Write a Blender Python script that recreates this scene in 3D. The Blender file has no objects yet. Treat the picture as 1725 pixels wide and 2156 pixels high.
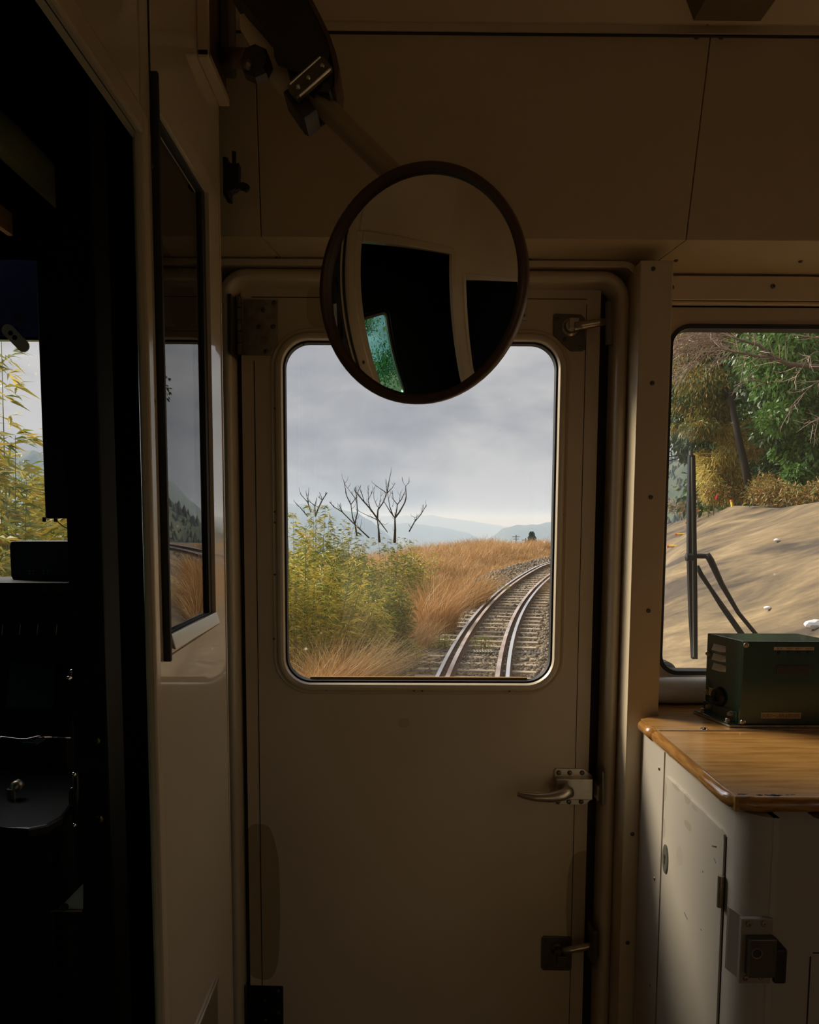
import bpy, bmesh, math, random
from mathutils import Vector, Matrix, noise
from math import sin, cos, pi, radians, sqrt, atan2

SC = bpy.context.scene
COL = SC.collection
random.seed(7)

# ------------------------------------------------------------------ camera
F = 1700.0                       # focal length in photo pixels
EYE = Vector((0.0, 0.0, 1.40))   # z = 0 is the floor of the train
PITCH = math.atan(160.0 / F)
YAW = math.atan(12.5 / F)
ROLL = 0.0048
SHY = 177.0
fwd = Vector((sin(YAW) * cos(PITCH), cos(YAW) * cos(PITCH), -sin(PITCH)))
r0 = fwd.cross(Vector((0, 0, 1))).normalized()
u0 = r0.cross(fwd)
RT = (r0 * cos(ROLL) + u0 * sin(ROLL)).normalized()
UP = (u0 * cos(ROLL) - r0 * sin(ROLL)).normalized()
cd = bpy.data.cameras.new('camera')
cam = bpy.data.objects.new('camera', cd)
COL.objects.link(cam)
m = Matrix((RT, UP, -fwd)).transposed().to_4x4()
m.translation = EYE
cam.matrix_world = m
cd.sensor_fit = 'VERTICAL'
cd.sensor_height = 36.0
cd.lens = F / 2156.0 * 36.0
cd.shift_y = SHY / 2156.0
cd.clip_start = 0.02
cd.clip_end = 30000
SC.camera = cam

# ------------------------------------------------------------------ colour management, sky, sun
SC.view_settings.view_transform = 'Standard'
SC.view_settings.look = 'None'
SC.view_settings.exposure = 0.0
SC.view_settings.gamma = 1.0
SC.view_settings.use_curve_mapping = False
SC.cycles.max_bounces = 12
SC.cycles.diffuse_bounces = 6
SC.cycles.glossy_bounces = 5
SC.cycles.transparent_max_bounces = 16
SC.cycles.volume_bounces = 0

SUN_AZ = radians(-58.0)     # left of straight ahead
SUN_EL = radians(33.0)
SUN_STRENGTH = 5.6
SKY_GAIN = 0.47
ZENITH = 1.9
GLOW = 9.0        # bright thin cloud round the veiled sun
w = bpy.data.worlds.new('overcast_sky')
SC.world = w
w.use_nodes = True
nt = w.node_tree
nt.nodes.clear()
wo = nt.nodes.new('ShaderNodeOutputWorld')
bg = nt.nodes.new('ShaderNodeBackground')
tc = nt.nodes.new('ShaderNodeTexCoord')
mp = nt.nodes.new('ShaderNodeMapping')
mp.inputs['Scale'].default_value = (1.0, 1.0, 2.6)
mp.inputs['Location'].default_value = (0.35, 0.1, 0.15)
nz = nt.nodes.new('ShaderNodeTexNoise')
nz.inputs['Scale'].default_value = 3.2
nz.inputs['Detail'].default_value = 7
nz.inputs['Roughness'].default_value = 0.52
nz.inputs['Distortion'].default_value = 0.25
cr = nt.nodes.new('ShaderNodeValToRGB')
cr.color_ramp.elements[0].position = 0.38
cr.color_ramp.elements[0].color = (0.56, 0.59, 0.66, 1)
cr.color_ramp.elements[1].position = 0.62
cr.color_ramp.elements[1].color = (1.22, 1.20, 1.19, 1)
e = cr.color_ramp.elements.new(0.50)
e.color = (0.82, 0.83, 0.88, 1)
nt.links.new(tc.outputs['Generated'], mp.inputs['Vector'])
nt.links.new(mp.outputs['Vector'], nz.inputs['Vector'])
nt.links.new(nz.outputs['Fac'], cr.inputs['Fac'])
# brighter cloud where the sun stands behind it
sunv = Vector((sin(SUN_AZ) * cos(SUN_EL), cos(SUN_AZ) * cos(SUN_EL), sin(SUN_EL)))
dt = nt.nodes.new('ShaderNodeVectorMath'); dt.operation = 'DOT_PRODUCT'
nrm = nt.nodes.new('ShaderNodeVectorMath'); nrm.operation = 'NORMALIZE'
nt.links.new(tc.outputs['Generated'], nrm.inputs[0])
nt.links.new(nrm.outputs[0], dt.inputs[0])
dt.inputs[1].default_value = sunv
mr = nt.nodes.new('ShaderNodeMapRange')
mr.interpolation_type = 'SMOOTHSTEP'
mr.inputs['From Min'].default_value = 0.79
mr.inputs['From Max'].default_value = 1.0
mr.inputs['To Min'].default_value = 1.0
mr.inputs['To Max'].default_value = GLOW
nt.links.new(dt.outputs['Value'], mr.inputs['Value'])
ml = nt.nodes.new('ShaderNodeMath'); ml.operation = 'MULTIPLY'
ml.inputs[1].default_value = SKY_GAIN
# overcast luminance: zenith brighter than horizon
sz_ = nt.nodes.new('ShaderNodeSeparateXYZ'); nt.links.new(nrm.outputs[0], sz_.inputs[0])
zc = nt.nodes.new('ShaderNodeMapRange'); zc.inputs['From Min'].default_value = 0.12; zc.inputs['From Max'].default_value = 1.0
zc.inputs['To Min'].default_value = 1.0; zc.inputs['To Max'].default_value = ZENITH
nt.links.new(sz_.outputs['Z'], zc.inputs['Value'])
mz = nt.nodes.new('ShaderNodeMath'); mz.operation = 'MULTIPLY'
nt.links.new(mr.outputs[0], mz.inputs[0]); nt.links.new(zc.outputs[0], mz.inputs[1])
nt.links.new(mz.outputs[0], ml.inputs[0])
nt.links.new(cr.outputs[0], bg.inputs['Color'])
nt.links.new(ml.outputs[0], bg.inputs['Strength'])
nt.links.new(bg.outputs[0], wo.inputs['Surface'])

sl = bpy.data.lights.new('sun', 'SUN')
sl.energy = SUN_STRENGTH
sl.color = (1.0, 0.88, 0.68)
sl.angle = radians(15.0)
so = bpy.data.objects.new('sun', sl)
COL.objects.link(so)
so.rotation_euler = sunv.to_track_quat('Z', 'Y').to_euler()

# ------------------------------------------------------------------ pixel -> place
def ray(px, py):
    u = (px - 862.5) / F
    v = (1078.0 + SHY - py) / F
    return fwd + RT * u + UP * v
def PY(px, py, Y):
    d = ray(px, py); return EYE + d * (Y / d.y)
def PX(px, py, X):
    d = ray(px, py); return EYE + d * (X / d.x)
def PZ(px, py, Z):
    d = ray(px, py); return EYE + d * ((Z - EYE.z) / d.z)

# ------------------------------------------------------------------ tags and linking
def tag(o, label=None, cat=None, group=None, kind=None):
    if label: o['label'] = label
    if cat: o['category'] = cat
    if group: o['group'] = group
    if kind: o['kind'] = kind
    return o
def empty(name, loc=(0, 0, 0), label=None, cat=None, group=None, kind=None):
    o = bpy.data.objects.new(name, None)
    o.empty_display_size = 0.05
    COL.objects.link(o)
    o.location = loc
    return tag(o, label, cat, group, kind)
def link(name, bm, mat, parent=None, smooth=False, bevel=0, label=None, recalc=True, autosmooth=None):
    me = bpy.data.meshes.new(name)
    if recalc: bmesh.ops.recalc_face_normals(bm, faces=bm.faces[:])
    bm.to_mesh(me); bm.free()
    o = bpy.data.objects.new(name, me)
    COL.objects.link(o)
    if mat: me.materials.append(mat)
    if smooth:
        for p in me.polygons: p.use_smooth = True
    if autosmooth:
        try: me.set_sharp_from_angle(angle=radians(autosmooth))
        except Exception: pass
    if parent:
        o.parent = parent
        # every mesh is written in world coordinates; keep it there
        o.matrix_parent_inverse = Matrix.Translation(-world_loc(parent))
    if label: o['label'] = label
    return o
def world_loc(o):
    v = Vector((0, 0, 0))
    while o:
        v += o.location if o.type == 'EMPTY' else Vector((0, 0, 0))
        o = o.parent if o.type == 'EMPTY' else None
    return v
def struct(name, bm, mat, **k):
    o = link(name, bm, mat, **k); o['kind'] = 'structure'; return o
def copy_tree(o, parent=None):
    c = o.copy(); COL.objects.link(c); c.parent = parent
    for ch in o.children: copy_tree(ch, c)
    return c

# ------------------------------------------------------------------ mesh helpers
def B(): return bmesh.new()
def box(bm, x0, x1, y0, y1, z0, z1, bev=0.0, seg=2):
    r = bmesh.ops.create_cube(bm, size=1)
    vs = r['verts']
    for v in vs:
        v.co = Vector((x0 if v.co.x < 0 else x1, y0 if v.co.y < 0 else y1, z0 if v.co.z < 0 else z1))
    if bev > 0:
        es = list({e for v in vs for e in v.link_edges})
        bmesh.ops.bevel(bm, geom=es, offset=bev, segments=seg, profile=0.6, affect='EDGES')
    return bm
def obox(bm, c, ax, ay, az, hx, hy, hz, bev=0.0):
    """box with centre c and orthogonal axes"""
    r = bmesh.ops.create_cube(bm, size=2)
    vs = r['verts']
    for v in vs:
        v.co = Vector(c) + ax * (v.co.x * hx) + ay * (v.co.y * hy) + az * (v.co.z * hz)
    if bev > 0:
        es = list({e for v in vs for e in v.link_edges})
        bmesh.ops.bevel(bm, geom=es, offset=bev, segments=2, profile=0.6, affect='EDGES')
def prism(bm, pts, vec, bev=0.0):
    """polygon (3-D points) extruded along vec"""
    vec = Vector(vec)
    a = [bm.verts.new(p) for p in pts]
    b = [bm.verts.new(Vector(p) + vec) for p in pts]
    n = len(pts); fs = []
    fs.append(bm.faces.new(a)); fs.append(bm.faces.new(b[::-1]))
    for i in range(n):
        fs.append(bm.faces.new((a[i], b[i], b[(i + 1) % n], a[(i + 1) % n])))
    if bev > 0:
        es = list(set(fs[0].edges[:]) | set(fs[1].edges[:]))
        bmesh.ops.bevel(bm, geom=es, offset=bev, segments=2, profile=0.6, affect='EDGES')
def frame_axes(d):
    d = Vector(d).normalized()
    t = Vector((0, 0, 1)) if abs(d.z) < 0.9 else Vector((1, 0, 0))
    a = d.cross(t).normalized(); b = d.cross(a).normalized()
    return a, b
def tube(bm, pts, rad, n=12, cap=True):
    pts = [Vector(p) for p in pts]
    if not isinstance(rad, (list, tuple)): rad = [rad] * len(pts)
    rings = []; a = None
    for i, p in enumerate(pts):
        d = (pts[min(i + 1, len(pts) - 1)] - pts[max(i - 1, 0)]).normalized()
        if a is None: a, b = frame_axes(d)
        else:
            a = (a - d * a.dot(d)).normalized(); b = d.cross(a)
        rings.append([bm.verts.new(p + (a * cos(2 * pi * k / n) + b * sin(2 * pi * k / n)) * rad[i]) for k in range(n)])
    for i in range(len(rings) - 1):
        for k in range(n):
            bm.faces.new((rings[i][k], rings[i][(k + 1) % n], rings[i + 1][(k + 1) % n], rings[i + 1][k]))
    if cap and n > 2:
        bm.faces.new(rings[0][::-1]); bm.faces.new(rings[-1])
def lathe(bm, c, axis, prof, n=24, close=False, ax=None):
    """prof: list of (radius, distance along axis)"""
    axis = Vector(axis).normalized(); c = Vector(c)
    a, b = frame_axes(axis)
    rings = []
    for (r, h) in prof:
        if r < 1e-6: rings.append([bm.verts.new(c + axis * h)])
        else: rings.append([bm.verts.new(c + axis * h + (a * cos(2 * pi * k / n) + b * sin(2 * pi * k / n)) * r) for k in range(n)])
    m = len(rings)
    for i in range(m if close else m - 1):
        p, q = rings[i], rings[(i + 1) % m]
        for k in range(n):
            k2 = (k + 1) % n
            if len(p) == 1 and len(q) == 1: continue
            if len(p) == 1: bm.faces.new((p[0], q[k2], q[k]))
            elif len(q) == 1: bm.faces.new((p[k], p[k2], q[0]))
            else: bm.faces.new((p[k], p[k2], q[k2], q[k]))
def cyl(bm, p, q, r, n=16):
    p = Vector(p); q = Vector(q); L = (q - p).length
    lathe(bm, p, q - p, [(0, 0), (r, 0), (r, L), (0, L)], n)
def screw(bm, p, nrm, r, h=0.0012):
    """slotted screw head: a shallow dome"""
    lathe(bm, p, nrm, [(r, -0.0005), (r, h * 0.4), (r * 0.75, h), (r * 0.3, h * 1.1), (r * 0.22, h * 0.3), (0, h * 0.3)], 12)
def arc_loop(x0, x1, z0, z1, r, n=8):
    """rounded rectangle, with matching corner parameter"""
    out = []
    for (cx, cz, a0, qx, qz) in ((x1 - r, z1 - r, 0, 1, 1), (x0 + r, z1 - r, 90, -1, 1), (x0 + r, z0 + r, 180, -1, -1), (x1 - r, z0 + r, 270, 1, -1)):
        for k in range(n + 1):
            a = radians(a0 + 90.0 * k / n)
            out.append((cx + r * cos(a), cz + r * sin(a)))
    return out
def rect_loop(x0, x1, z0, z1, hx0, hx1, hz0, hz1, r, n=8):
    """outer rectangle points matched one to one with arc_loop of the hole"""
    out = []
    def L(a, b, t): return a + (b - a) * t
    for q in range(4):
        for k in range(n + 1):
            t = k / n
            if q == 0: p = (x1, L(hz1 - r, z1, t * 2)) if t <= .5 else (L(x1, hx1 - r, t * 2 - 1), z1)
            if q == 1: p = (L(hx0 + r, x0, t * 2), z1) if t <= .5 else (x0, L(z1, hz1 - r, t * 2 - 1))
            if q == 2: p = (x0, L(hz0 + r, z0, t * 2)) if t <= .5 else (L(x0, hx0 + r, t * 2 - 1), z0)
            if q == 3: p = (L(hx1 - r, x1, t * 2), z0) if t <= .5 else (x1, L(z0, hz0 + r, t * 2 - 1))
            out.append(p)
    return out
def strips(bm, loops, close=True):
    """bridge a list of closed 3-D loops"""
    R = [[bm.verts.new(p) for p in lp] for lp in loops]
    m = len(R); n = len(R[0])
    for i in range(m if close else m - 1):
        a, b = R[i], R[(i + 1) % m]
        for k in range(n):
            try: bm.faces.new((a[k], a[(k + 1) % n], b[(k + 1) % n], b[k]))
            except ValueError: pass
    return R
def panel_hole(bm, X, Z, H, r, y0, y1, n=8, plane='y'):
    """rectangular panel X=(x0,x1) Z=(z0,z1) with a rounded hole H=(x0,x1,z0,z1), from y0 to y1"""
    hole = arc_loop(*H, r, n); rc = rect_loop(X[0], X[1], Z[0], Z[1], *H, r, n)
    def at(p, y): return (p[0], y, p[1]) if plane == 'y' else (y, p[0], p[1])
    strips(bm, [[at(p, y0) for p in rc], [at(p, y0) for p in hole], [at(p, y1) for p in hole], [at(p, y1) for p in rc]])
def sweep_frame(bm, H, r, prof, n=10, plane='y'):
    """closed moulding round the rounded rectangle H; prof = [(outward offset, depth)]"""
    loops = []
    for (o, y) in prof:
        lp = arc_loop(H[0] - o, H[1] + o, H[2] - o, H[3] + o, max(r + o, 0.001), n)
        loops.append([(p[0], y, p[1]) if plane == 'y' else (y, p[0], p[1]) for p in lp])
    strips(bm, loops)
def slab(bm, H, r, y0, y1, n=10, plane='y'):
    lp = arc_loop(*H, r, n)
    pts = [(p[0], y0, p[1]) if plane == 'y' else (y0, p[0], p[1]) for p in lp]
    prism(bm, pts, (0, y1 - y0, 0) if plane == 'y' else (y1 - y0, 0, 0))

# ------------------------------------------------------------------ materials
def mat(name, col=(.5, .5, .5), rough=.5, metal=0.0, spec=.5, coat=0.0, coat_rough=.1):
    m = bpy.data.materials.new(name); m.use_nodes = True
    b = m.node_tree.nodes['Principled BSDF']
    b.inputs['Base Color'].default_value = (*col, 1)
    b.inputs['Roughness'].default_value = rough
    b.inputs['Metallic'].default_value = metal
    b.inputs['Specular IOR Level'].default_value = spec
    b.inputs['Coat Weight'].default_value = coat
    b.inputs['Coat Roughness'].default_value = coat_rough
    return m
def N(m, t): return m.node_tree.nodes.new(t)
def LK(m, a, b): m.node_tree.links.new(a, b)
def bsdf(m): return m.node_tree.nodes['Principled BSDF']
def noisy(m, c1, c2, scale=5.0, detail=5, lo=.35, hi=.65, sc=(1, 1, 1), bump=0.0, bscale=None, dist=0.0, rough=.55):
    """base colour wandering between two colours by noise in object space, optional bump"""
    t = N(m, 'ShaderNodeTexCoord'); mp = N(m, 'ShaderNodeMapping'); mp.inputs['Scale'].default_value = sc
    nz = N(m, 'ShaderNodeTexNoise'); nz.inputs['Scale'].default_value = scale; nz.inputs['Detail'].default_value = detail
    nz.inputs['Roughness'].default_value = rough; nz.inputs['Distortion'].default_value = dist
    r = N(m, 'ShaderNodeValToRGB'); r.color_ramp.elements[0].position = lo; r.color_ramp.elements[1].position = hi
    r.color_ramp.elements[0].color = (*c1, 1); r.color_ramp.elements[1].color = (*c2, 1)
    LK(m, t.outputs['Object'], mp.inputs['Vector']); LK(m, mp.outputs[0], nz.inputs['Vector'])
    LK(m, nz.outputs['Fac'], r.inputs['Fac']); LK(m, r.outputs[0], bsdf(m).inputs['Base Color'])
    if bump:
        n2 = N(m, 'ShaderNodeTexNoise'); n2.inputs['Scale'].default_value = bscale or scale * 3; n2.inputs['Detail'].default_value = 4
        LK(m, mp.outputs[0], n2.inputs['Vector'])
        bp = N(m, 'ShaderNodeBump'); bp.inputs['Strength'].default_value = bump; bp.inputs['Distance'].default_value = 0.01
        LK(m, n2.outputs['Fac'], bp.inputs['Height']); LK(m, bp.outputs[0], bsdf(m).inputs['Normal'])
    return m, r
def leafy(name, cols, rough=.55, trans=.35, spec=.35):
    """one colour per leaf"""
    m = bpy.data.materials.new(name); m.use_nodes = True
    b = bsdf(m); g = N(m, 'ShaderNodeNewGeometry'); r = N(m, 'ShaderNodeValToRGB')
    r.color_ramp.interpolation = 'LINEAR'
    el = r.color_ramp.elements
    while len(el) < len(cols): el.new(0.5)
    for i, c in enumerate(cols):
        el[i].position = i / (len(cols) - 1); el[i].color = (*c, 1)
    LK(m, g.outputs['Random Per Island'], r.inputs['Fac']); LK(m, r.outputs[0], b.inputs['Base Color'])
    b.inputs['Roughness'].default_value = rough; b.inputs['Specular IOR Level'].default_value = spec
    tr = N(m, 'ShaderNodeBsdfTranslucent'); mx = N(m, 'ShaderNodeMixShader'); mx.inputs[0].default_value = trans
    LK(m, r.outputs[0], tr.inputs['Color']); LK(m, b.outputs[0], mx.inputs[1]); LK(m, tr.outputs[0], mx.inputs[2])
    LK(m, mx.outputs[0], m.node_tree.nodes['Material Output'].inputs['Surface'])
    return m
def glass(name, ior=1.5, tint=(1, 1, 1), dirt=0.0, film=0.0):
    """thin pane: clear transmission plus Fresnel reflection, optional specks and dust of its own"""
    m = bpy.data.materials.new(name); m.use_nodes = True
    nt = m.node_tree; nt.nodes.remove(bsdf(m)); out = nt.nodes['Material Output']
    t = N(m, 'ShaderNodeBsdfTransparent'); t.inputs[0].default_value = (*tint, 1)
    g = N(m, 'ShaderNodeBsdfGlossy'); g.inputs['Roughness'].default_value = 0.0
    f = N(m, 'ShaderNodeFresnel')
    gb_ = N(m, 'ShaderNodeNewGeometry'); sw = N(m, 'ShaderNodeMix'); sw.data_type = 'FLOAT'   # same reflectance on both faces of the pane
    sw.inputs[2].default_value = ior; sw.inputs[3].default_value = 1.0 / ior
    LK(m, gb_.outputs['Backfacing'], sw.inputs[0]); LK(m, sw.outputs[0], f.inputs['IOR'])
    mx = N(m, 'ShaderNodeMixShader'); LK(m, f.outputs[0], mx.inputs[0]); LK(m, t.outputs[0], mx.inputs[1]); LK(m, g.outputs[0], mx.inputs[2])
    last = mx
    if dirt > 0:
        d = N(m, 'ShaderNodeBsdfTranslucent'); d.inputs[0].default_value = (.62, .55, .42, 1)
        tc = N(m, 'ShaderNodeTexCoord')
        vz = N(m, 'ShaderNodeTexVoronoi'); vz.inputs['Scale'].default_value = 26; vz.inputs['Randomness'].default_value = 1
        n1 = N(m, 'ShaderNodeTexNoise'); n1.inputs['Scale'].default_value = 60; n1.inputs['Detail'].default_value = 3
        n2 = N(m, 'ShaderNodeTexNoise'); n2.inputs['Scale'].default_value = 7; n2.inputs['Detail'].default_value = 2
        for n_ in (vz, n1, n2): LK(m, tc.outputs['Object'], n_.inputs['Vector'])
        a = N(m, 'ShaderNodeMapRange'); a.inputs['From Min'].default_value = .10; a.inputs['From Max'].default_value = .03
        LK(m, vz.outputs['Distance'], a.inputs['Value'])
        b_ = N(m, 'ShaderNodeMapRange'); b_.inputs['From Min'].default_value = .52; b_.inputs['From Max'].default_value = .62
        LK(m, n1.outputs['Fac'], b_.inputs['Value'])
        c_ = N(m, 'ShaderNodeMapRange'); c_.inputs['From Min'].default_value = .50; c_.inputs['From Max'].default_value = .60
        LK(m, n2.outputs['Fac'], c_.inputs['Value'])
        p1 = N(m, 'ShaderNodeMath'); p1.operation = 'MULTIPLY'; LK(m, a.outputs[0], p1.inputs[0]); LK(m, b_.outputs[0], p1.inputs[1])
        p2 = N(m, 'ShaderNodeMath'); p2.operation = 'MULTIPLY'; LK(m, p1.outputs[0], p2.inputs[0]); LK(m, c_.outputs[0], p2.inputs[1])
        p3 = N(m, 'ShaderNodeMath'); p3.operation = 'MULTIPLY_ADD'; p3.use_clamp = True
        LK(m, p2.outputs[0], p3.inputs[0]); p3.inputs[1].default_value = dirt; p3.inputs[2].default_value = film
        m2 = N(m, 'ShaderNodeMixShader'); LK(m, p3.outputs[0], m2.inputs[0]); LK(m, mx.outputs[0], m2.inputs[1]); LK(m, d.outputs[0], m2.inputs[2])
        last = m2
    LK(m, last.outputs[0], out.inputs['Surface'])
    return m

CREAM = (.64, .52, .345)
M = {}
M['cream'] = mat('cream_paint', CREAM, .42, coat=.0)
noisy(M['cream'], (.59, .475, .31), (.68, .56, .38), 3.0, 6, .3, .7, bump=.02, bscale=220)
M['gloss'] = mat('glossy_cream_paint', CREAM, .35, coat=1.0, coat_rough=.05)
noisy(M['gloss'], (.60, .50, .34), (.68, .57, .40), 2.0, 5)
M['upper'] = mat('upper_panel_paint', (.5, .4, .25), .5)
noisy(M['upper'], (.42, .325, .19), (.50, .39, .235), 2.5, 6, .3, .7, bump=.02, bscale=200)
M['trim'] = mat('moulding_paint', (.60, .49, .33), .28, coat=.5, coat_rough=.15)
M['bead'] = mat('window_frame_paint', (.62, .51, .34), .25, metal=.0, coat=.7, coat_rough=.12)
M['cupboard'] = mat('cupboard_paint', (.44, .395, .325), .40, coat=.2, coat_rough=.2)
M['rubber'] = mat('black_rubber', (.012, .011, .010), .6)
M['gap'] = mat('dark_seal', (.020, .014, .009), .7)
M['black'] = mat('black_plastic', (.006, .006, .007), .42, spec=.35)
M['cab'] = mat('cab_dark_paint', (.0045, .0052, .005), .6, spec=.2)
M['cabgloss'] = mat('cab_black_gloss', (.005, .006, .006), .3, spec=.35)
M['steel'] = mat('worn_steel', (.42, .36, .27), .38, metal=.85)
noisy(M['steel'], (.28, .23, .16), (.50, .43, .33), 60, 4, .3, .7)
M['satin'] = mat('satin_metal', (.55, .49, .40), .30, metal=.9)
M['darksteel'] = mat('dark_steel', (.14, .12, .09), .38, metal=.8)
M['chrome'] = mat('chrome', (.75, .73, .70), .12, metal=1)
M['brass'] = mat('brass', (.55, .40, .16), .25, metal=1)
M['brown'] = mat('brown_plastic', (.095, .045, .024), .38)
M['darkbrown'] = mat('dark_brown_leatherette', (.022, .013, .009), .45)
M['green'] = mat('green_hammered_paint', (.010, .042, .026), .25, coat=.7, coat_rough=.08)
M['label'] = mat('label_plate', (.62, .55, .42), .45)
M['ink'] = mat('label_ink', (.03, .025, .02), .6)
M['greypaint'] = mat('grey_paint', (.52, .50, .46), .38, coat=.3)
M['mirror'] = mat('mirror_silver', (.84, .84, .82), .012, metal=1)
M['glass'] = glass('window_glass', 1.45, dirt=.75, film=.008)
M['glass_side'] = glass('partition_glass', 1.9, tint=(.5, .5, .5))
M['glass_green'] = glass('green_tinted_glass', 1.45, tint=(.55, .86, .82))
M['latchmetal'] = mat('latch_metal', (.34, .31, .26), .4, metal=.35)
M['armpaint'] = mat('mirror_arm_paint', (.34, .255, .15), .4, coat=.3)
M['vent'] = mat('olive_brown_metal', (.15, .11, .06), .45)
M['white'] = mat('white_paper', (.75, .75, .73), .5)

# wooden worktop: fine streaks along x
M['wood'] = mat('worktop_laminate', (.42, .22, .07), .22, coat=.4, coat_rough=.12)
noisy(M['wood'], (.30, .145, .035), (.50, .27, .085), 9, 8, .30, .68, sc=(1.2, 9, 9), bump=.01, bscale=60)
M['edge'] = mat('bullnose_wood', (.40, .19, .045), .2, coat=.8, coat_rough=.08)
noisy(M['edge'], (.24, .095, .018), (.52, .26, .07), 30, 6, .3, .7, sc=(1, 1, 9))
# ================================================================== CAR INTERIOR: STRUCTURE
YD = 1.55                                  # face of the end door
XW = -0.283                                # face of the partition beside the driver
def zx(px, py, Y):
    p = PY(px, py, Y); return p.x, p.z

# --- the outer end wall: pieces round the door opening and the two windscreens
YRW = 1.575                                # plane of the right windscreen wall
RWS = (PY(1403, 1000, YRW).x, 1.16, PY(1560, 1417, YRW).z, PY(1560, 688, YRW).z)    # right windscreen hole
LWS = (-1.14, PY(148, 1000, 1.585).x + .0, PY(60, 1222, 1.585).z, PY(30, 535, 1.585).z)
bm = B()
panel_hole(bm, (.43, 1.30), (.0, 2.45), RWS, .036, YRW, YRW + .030)
box(bm, .405, .43, 1.575, YRW + .03, .0, 2.45)
box(bm, -.345, .405, 1.575, 1.66, PY(880, 560, 1.57).z, 2.45)
struct('wall_front', bm, M['cream'])
bm = B()
panel_hole(bm, (-1.30, -.345), (.0, 2.45), LWS, .05, 1.575, 1.612)
box(bm, -.40, -.345, 1.60, 1.66, .0, 2.45)
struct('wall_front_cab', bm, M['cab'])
# floor, ceiling, saloon shell
M['floor'] = mat('brown_linoleum', (.26, .18, .11), .5)
bm = B(); box(bm, -1.30, 1.30, -5.2, 1.66, -.06, 0.0); struct('floor', bm, M['floor'])
M['ceil'] = mat('ceiling_paint', (.48, .38, .24), .45)
cz = PY(1100, 40, 1.338).z
bm = B()
box(bm, -1.30, 1.30, -5.2, 1.66, 2.45, 2.50)
# sloping cove from the upper panel up to the flat ceiling
prism(bm, [(-.285, 1.345, cz), (-.285, 1.375, cz - .004), (-.285, .95, 2.452), (-.285, .85, 2.452)], (1.585, 0, 0))
struct('ceiling', bm, M['ceil'])
def side_wall(name, x0, x1, holes, y0, y1, m, zt=2.45):
    bm = B(); ys = [y0]
    for h in holes: ys += [h[0] - .12, h[1] + .12]
    ys.append(y1)
    for i in range(0, len(ys), 2):
        if ys[i + 1] - ys[i] > .002: box(bm, x0, x1, ys[i], ys[i + 1], 0, zt)
    for h in holes:
        panel_hole(bm, (h[0] - .12, h[1] + .12), (0, zt), h, .05, x0, x1, plane='x')
    return struct(name, bm, m)
SAL = mat('saloon_wall_paint', (.66, .54, .38), .5)
HR = [(-4.95, -4.0, .85, 1.85), (-3.7, -2.75, .85, 1.85), (-2.45, -1.5, .85, 1.85)]
HRR = HR + [(-1.15, -.35, .85, 1.85)]
side_wall('wall_right', 1.25, 1.30, HRR, -5.2, 1.60, SAL)
side_wall('wall_left', -1.30, -1.25, HR, -5.2, -.52, SAL)
HC = [(.30, .70, .86, 1.61)]
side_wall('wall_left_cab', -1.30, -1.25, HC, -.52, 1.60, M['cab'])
bm = B(); box(bm, -1.30, 1.30, -5.25, -5.2, 0, 2.5); struct('wall_back', bm, SAL)
bm = B(); box(bm, -1.25, XW - .001, -.54, -.50, 0, 2.45); struct('wall_cab_back', bm, M['cab'])
n = 4
for hs, x in ((HRR, 1.275), (HR, -1.275), (HC, -1.275)):
    for h in hs:
        wn = empty('window_%d' % n, (x, (h[0] + h[1]) / 2, h[2]), kind='structure'); n += 1
        bm = B(); sweep_frame(bm, (h[0] + .02, h[1] - .02, h[2] + .02, h[3] - .02), .03, [(0, x - .02), (.045, x - .03 * (1 if x > 0 else -1)), (.045, x + .02), (0, x + .02)], plane='x')
        link('window_frame', bm, M['darksteel'], wn)
        bm = B(); slab(bm, (h[0] + .01, h[1] - .01, h[2] + .01, h[3] - .01), .03, x - .003, x + .003, plane='x')
        link('window_glass', bm, M['glass_green'] if hs is HC else M['glass'], wn)

# --- partition beside the driver (runs along the car)
yN = PX(309, 1000, XW).y; yF = PX(470, 1000, XW).y           # near jamb, far end
zH = PX(300, 296, XW).z                                       # underside of the header
wg = (PX(342, 1000, XW).y, PX(441, 1000, XW).y, PX(346, 1342, XW).z, PX(442, 425, XW).z)
bm = B()
panel_hole(bm, (yN + .012, yF), (0, 2.45), (wg[0] - .002, wg[1] + .002, wg[2] - .002, wg[3] + .002), .004, XW, XW - .0085, plane='x')
struct('wall_partition', bm, M['gloss'], autosmooth=30)
# header over the cab doorway, then post, second opening
yP0, yP1 = .50, .41
bm = B()
box(bm, XW - .0085, XW, yP0, yN + .012, zH, 2.45, .0)
struct('wall_partition_header', bm, M['gloss'])
bm = B()
box(bm, XW - .0085, XW, yP1, yP0, 0, 2.45)
box(bm, XW - .0085, XW, -.54, -.42, 0, 2.45)
box(bm, XW - .0085, XW, -.42, yP1, 0, 1.02)
box(bm, XW - .0085, XW, -.42, yP1, zH - .10, 2.45)
struct('wall_partition_rear', bm, M['cream'])
# mouldings round the two cab openings
def bar_frame(name, y0, y1, z0, z1, wd=.030, th=.006, m=None):
    bm = B()
    box(bm, XW - .004, XW + th, y0 - wd, y0, z0, z1 + wd, .003)
    box(bm, XW - .004, XW + th, y1, y1 + wd * .75, z0, z1 + wd, .003)
    box(bm, XW - .004, XW + th + .001, y0, y1, z1, z1 + wd, .003)
    return struct(name, bm, m or M['trim'])
bar_frame('trim_1', yP0, yN - .002, .0, zH - .0, .026)
bar_frame('trim_2', -.42, yP1 - .02, 1.02, zH - .10, .03)
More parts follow.
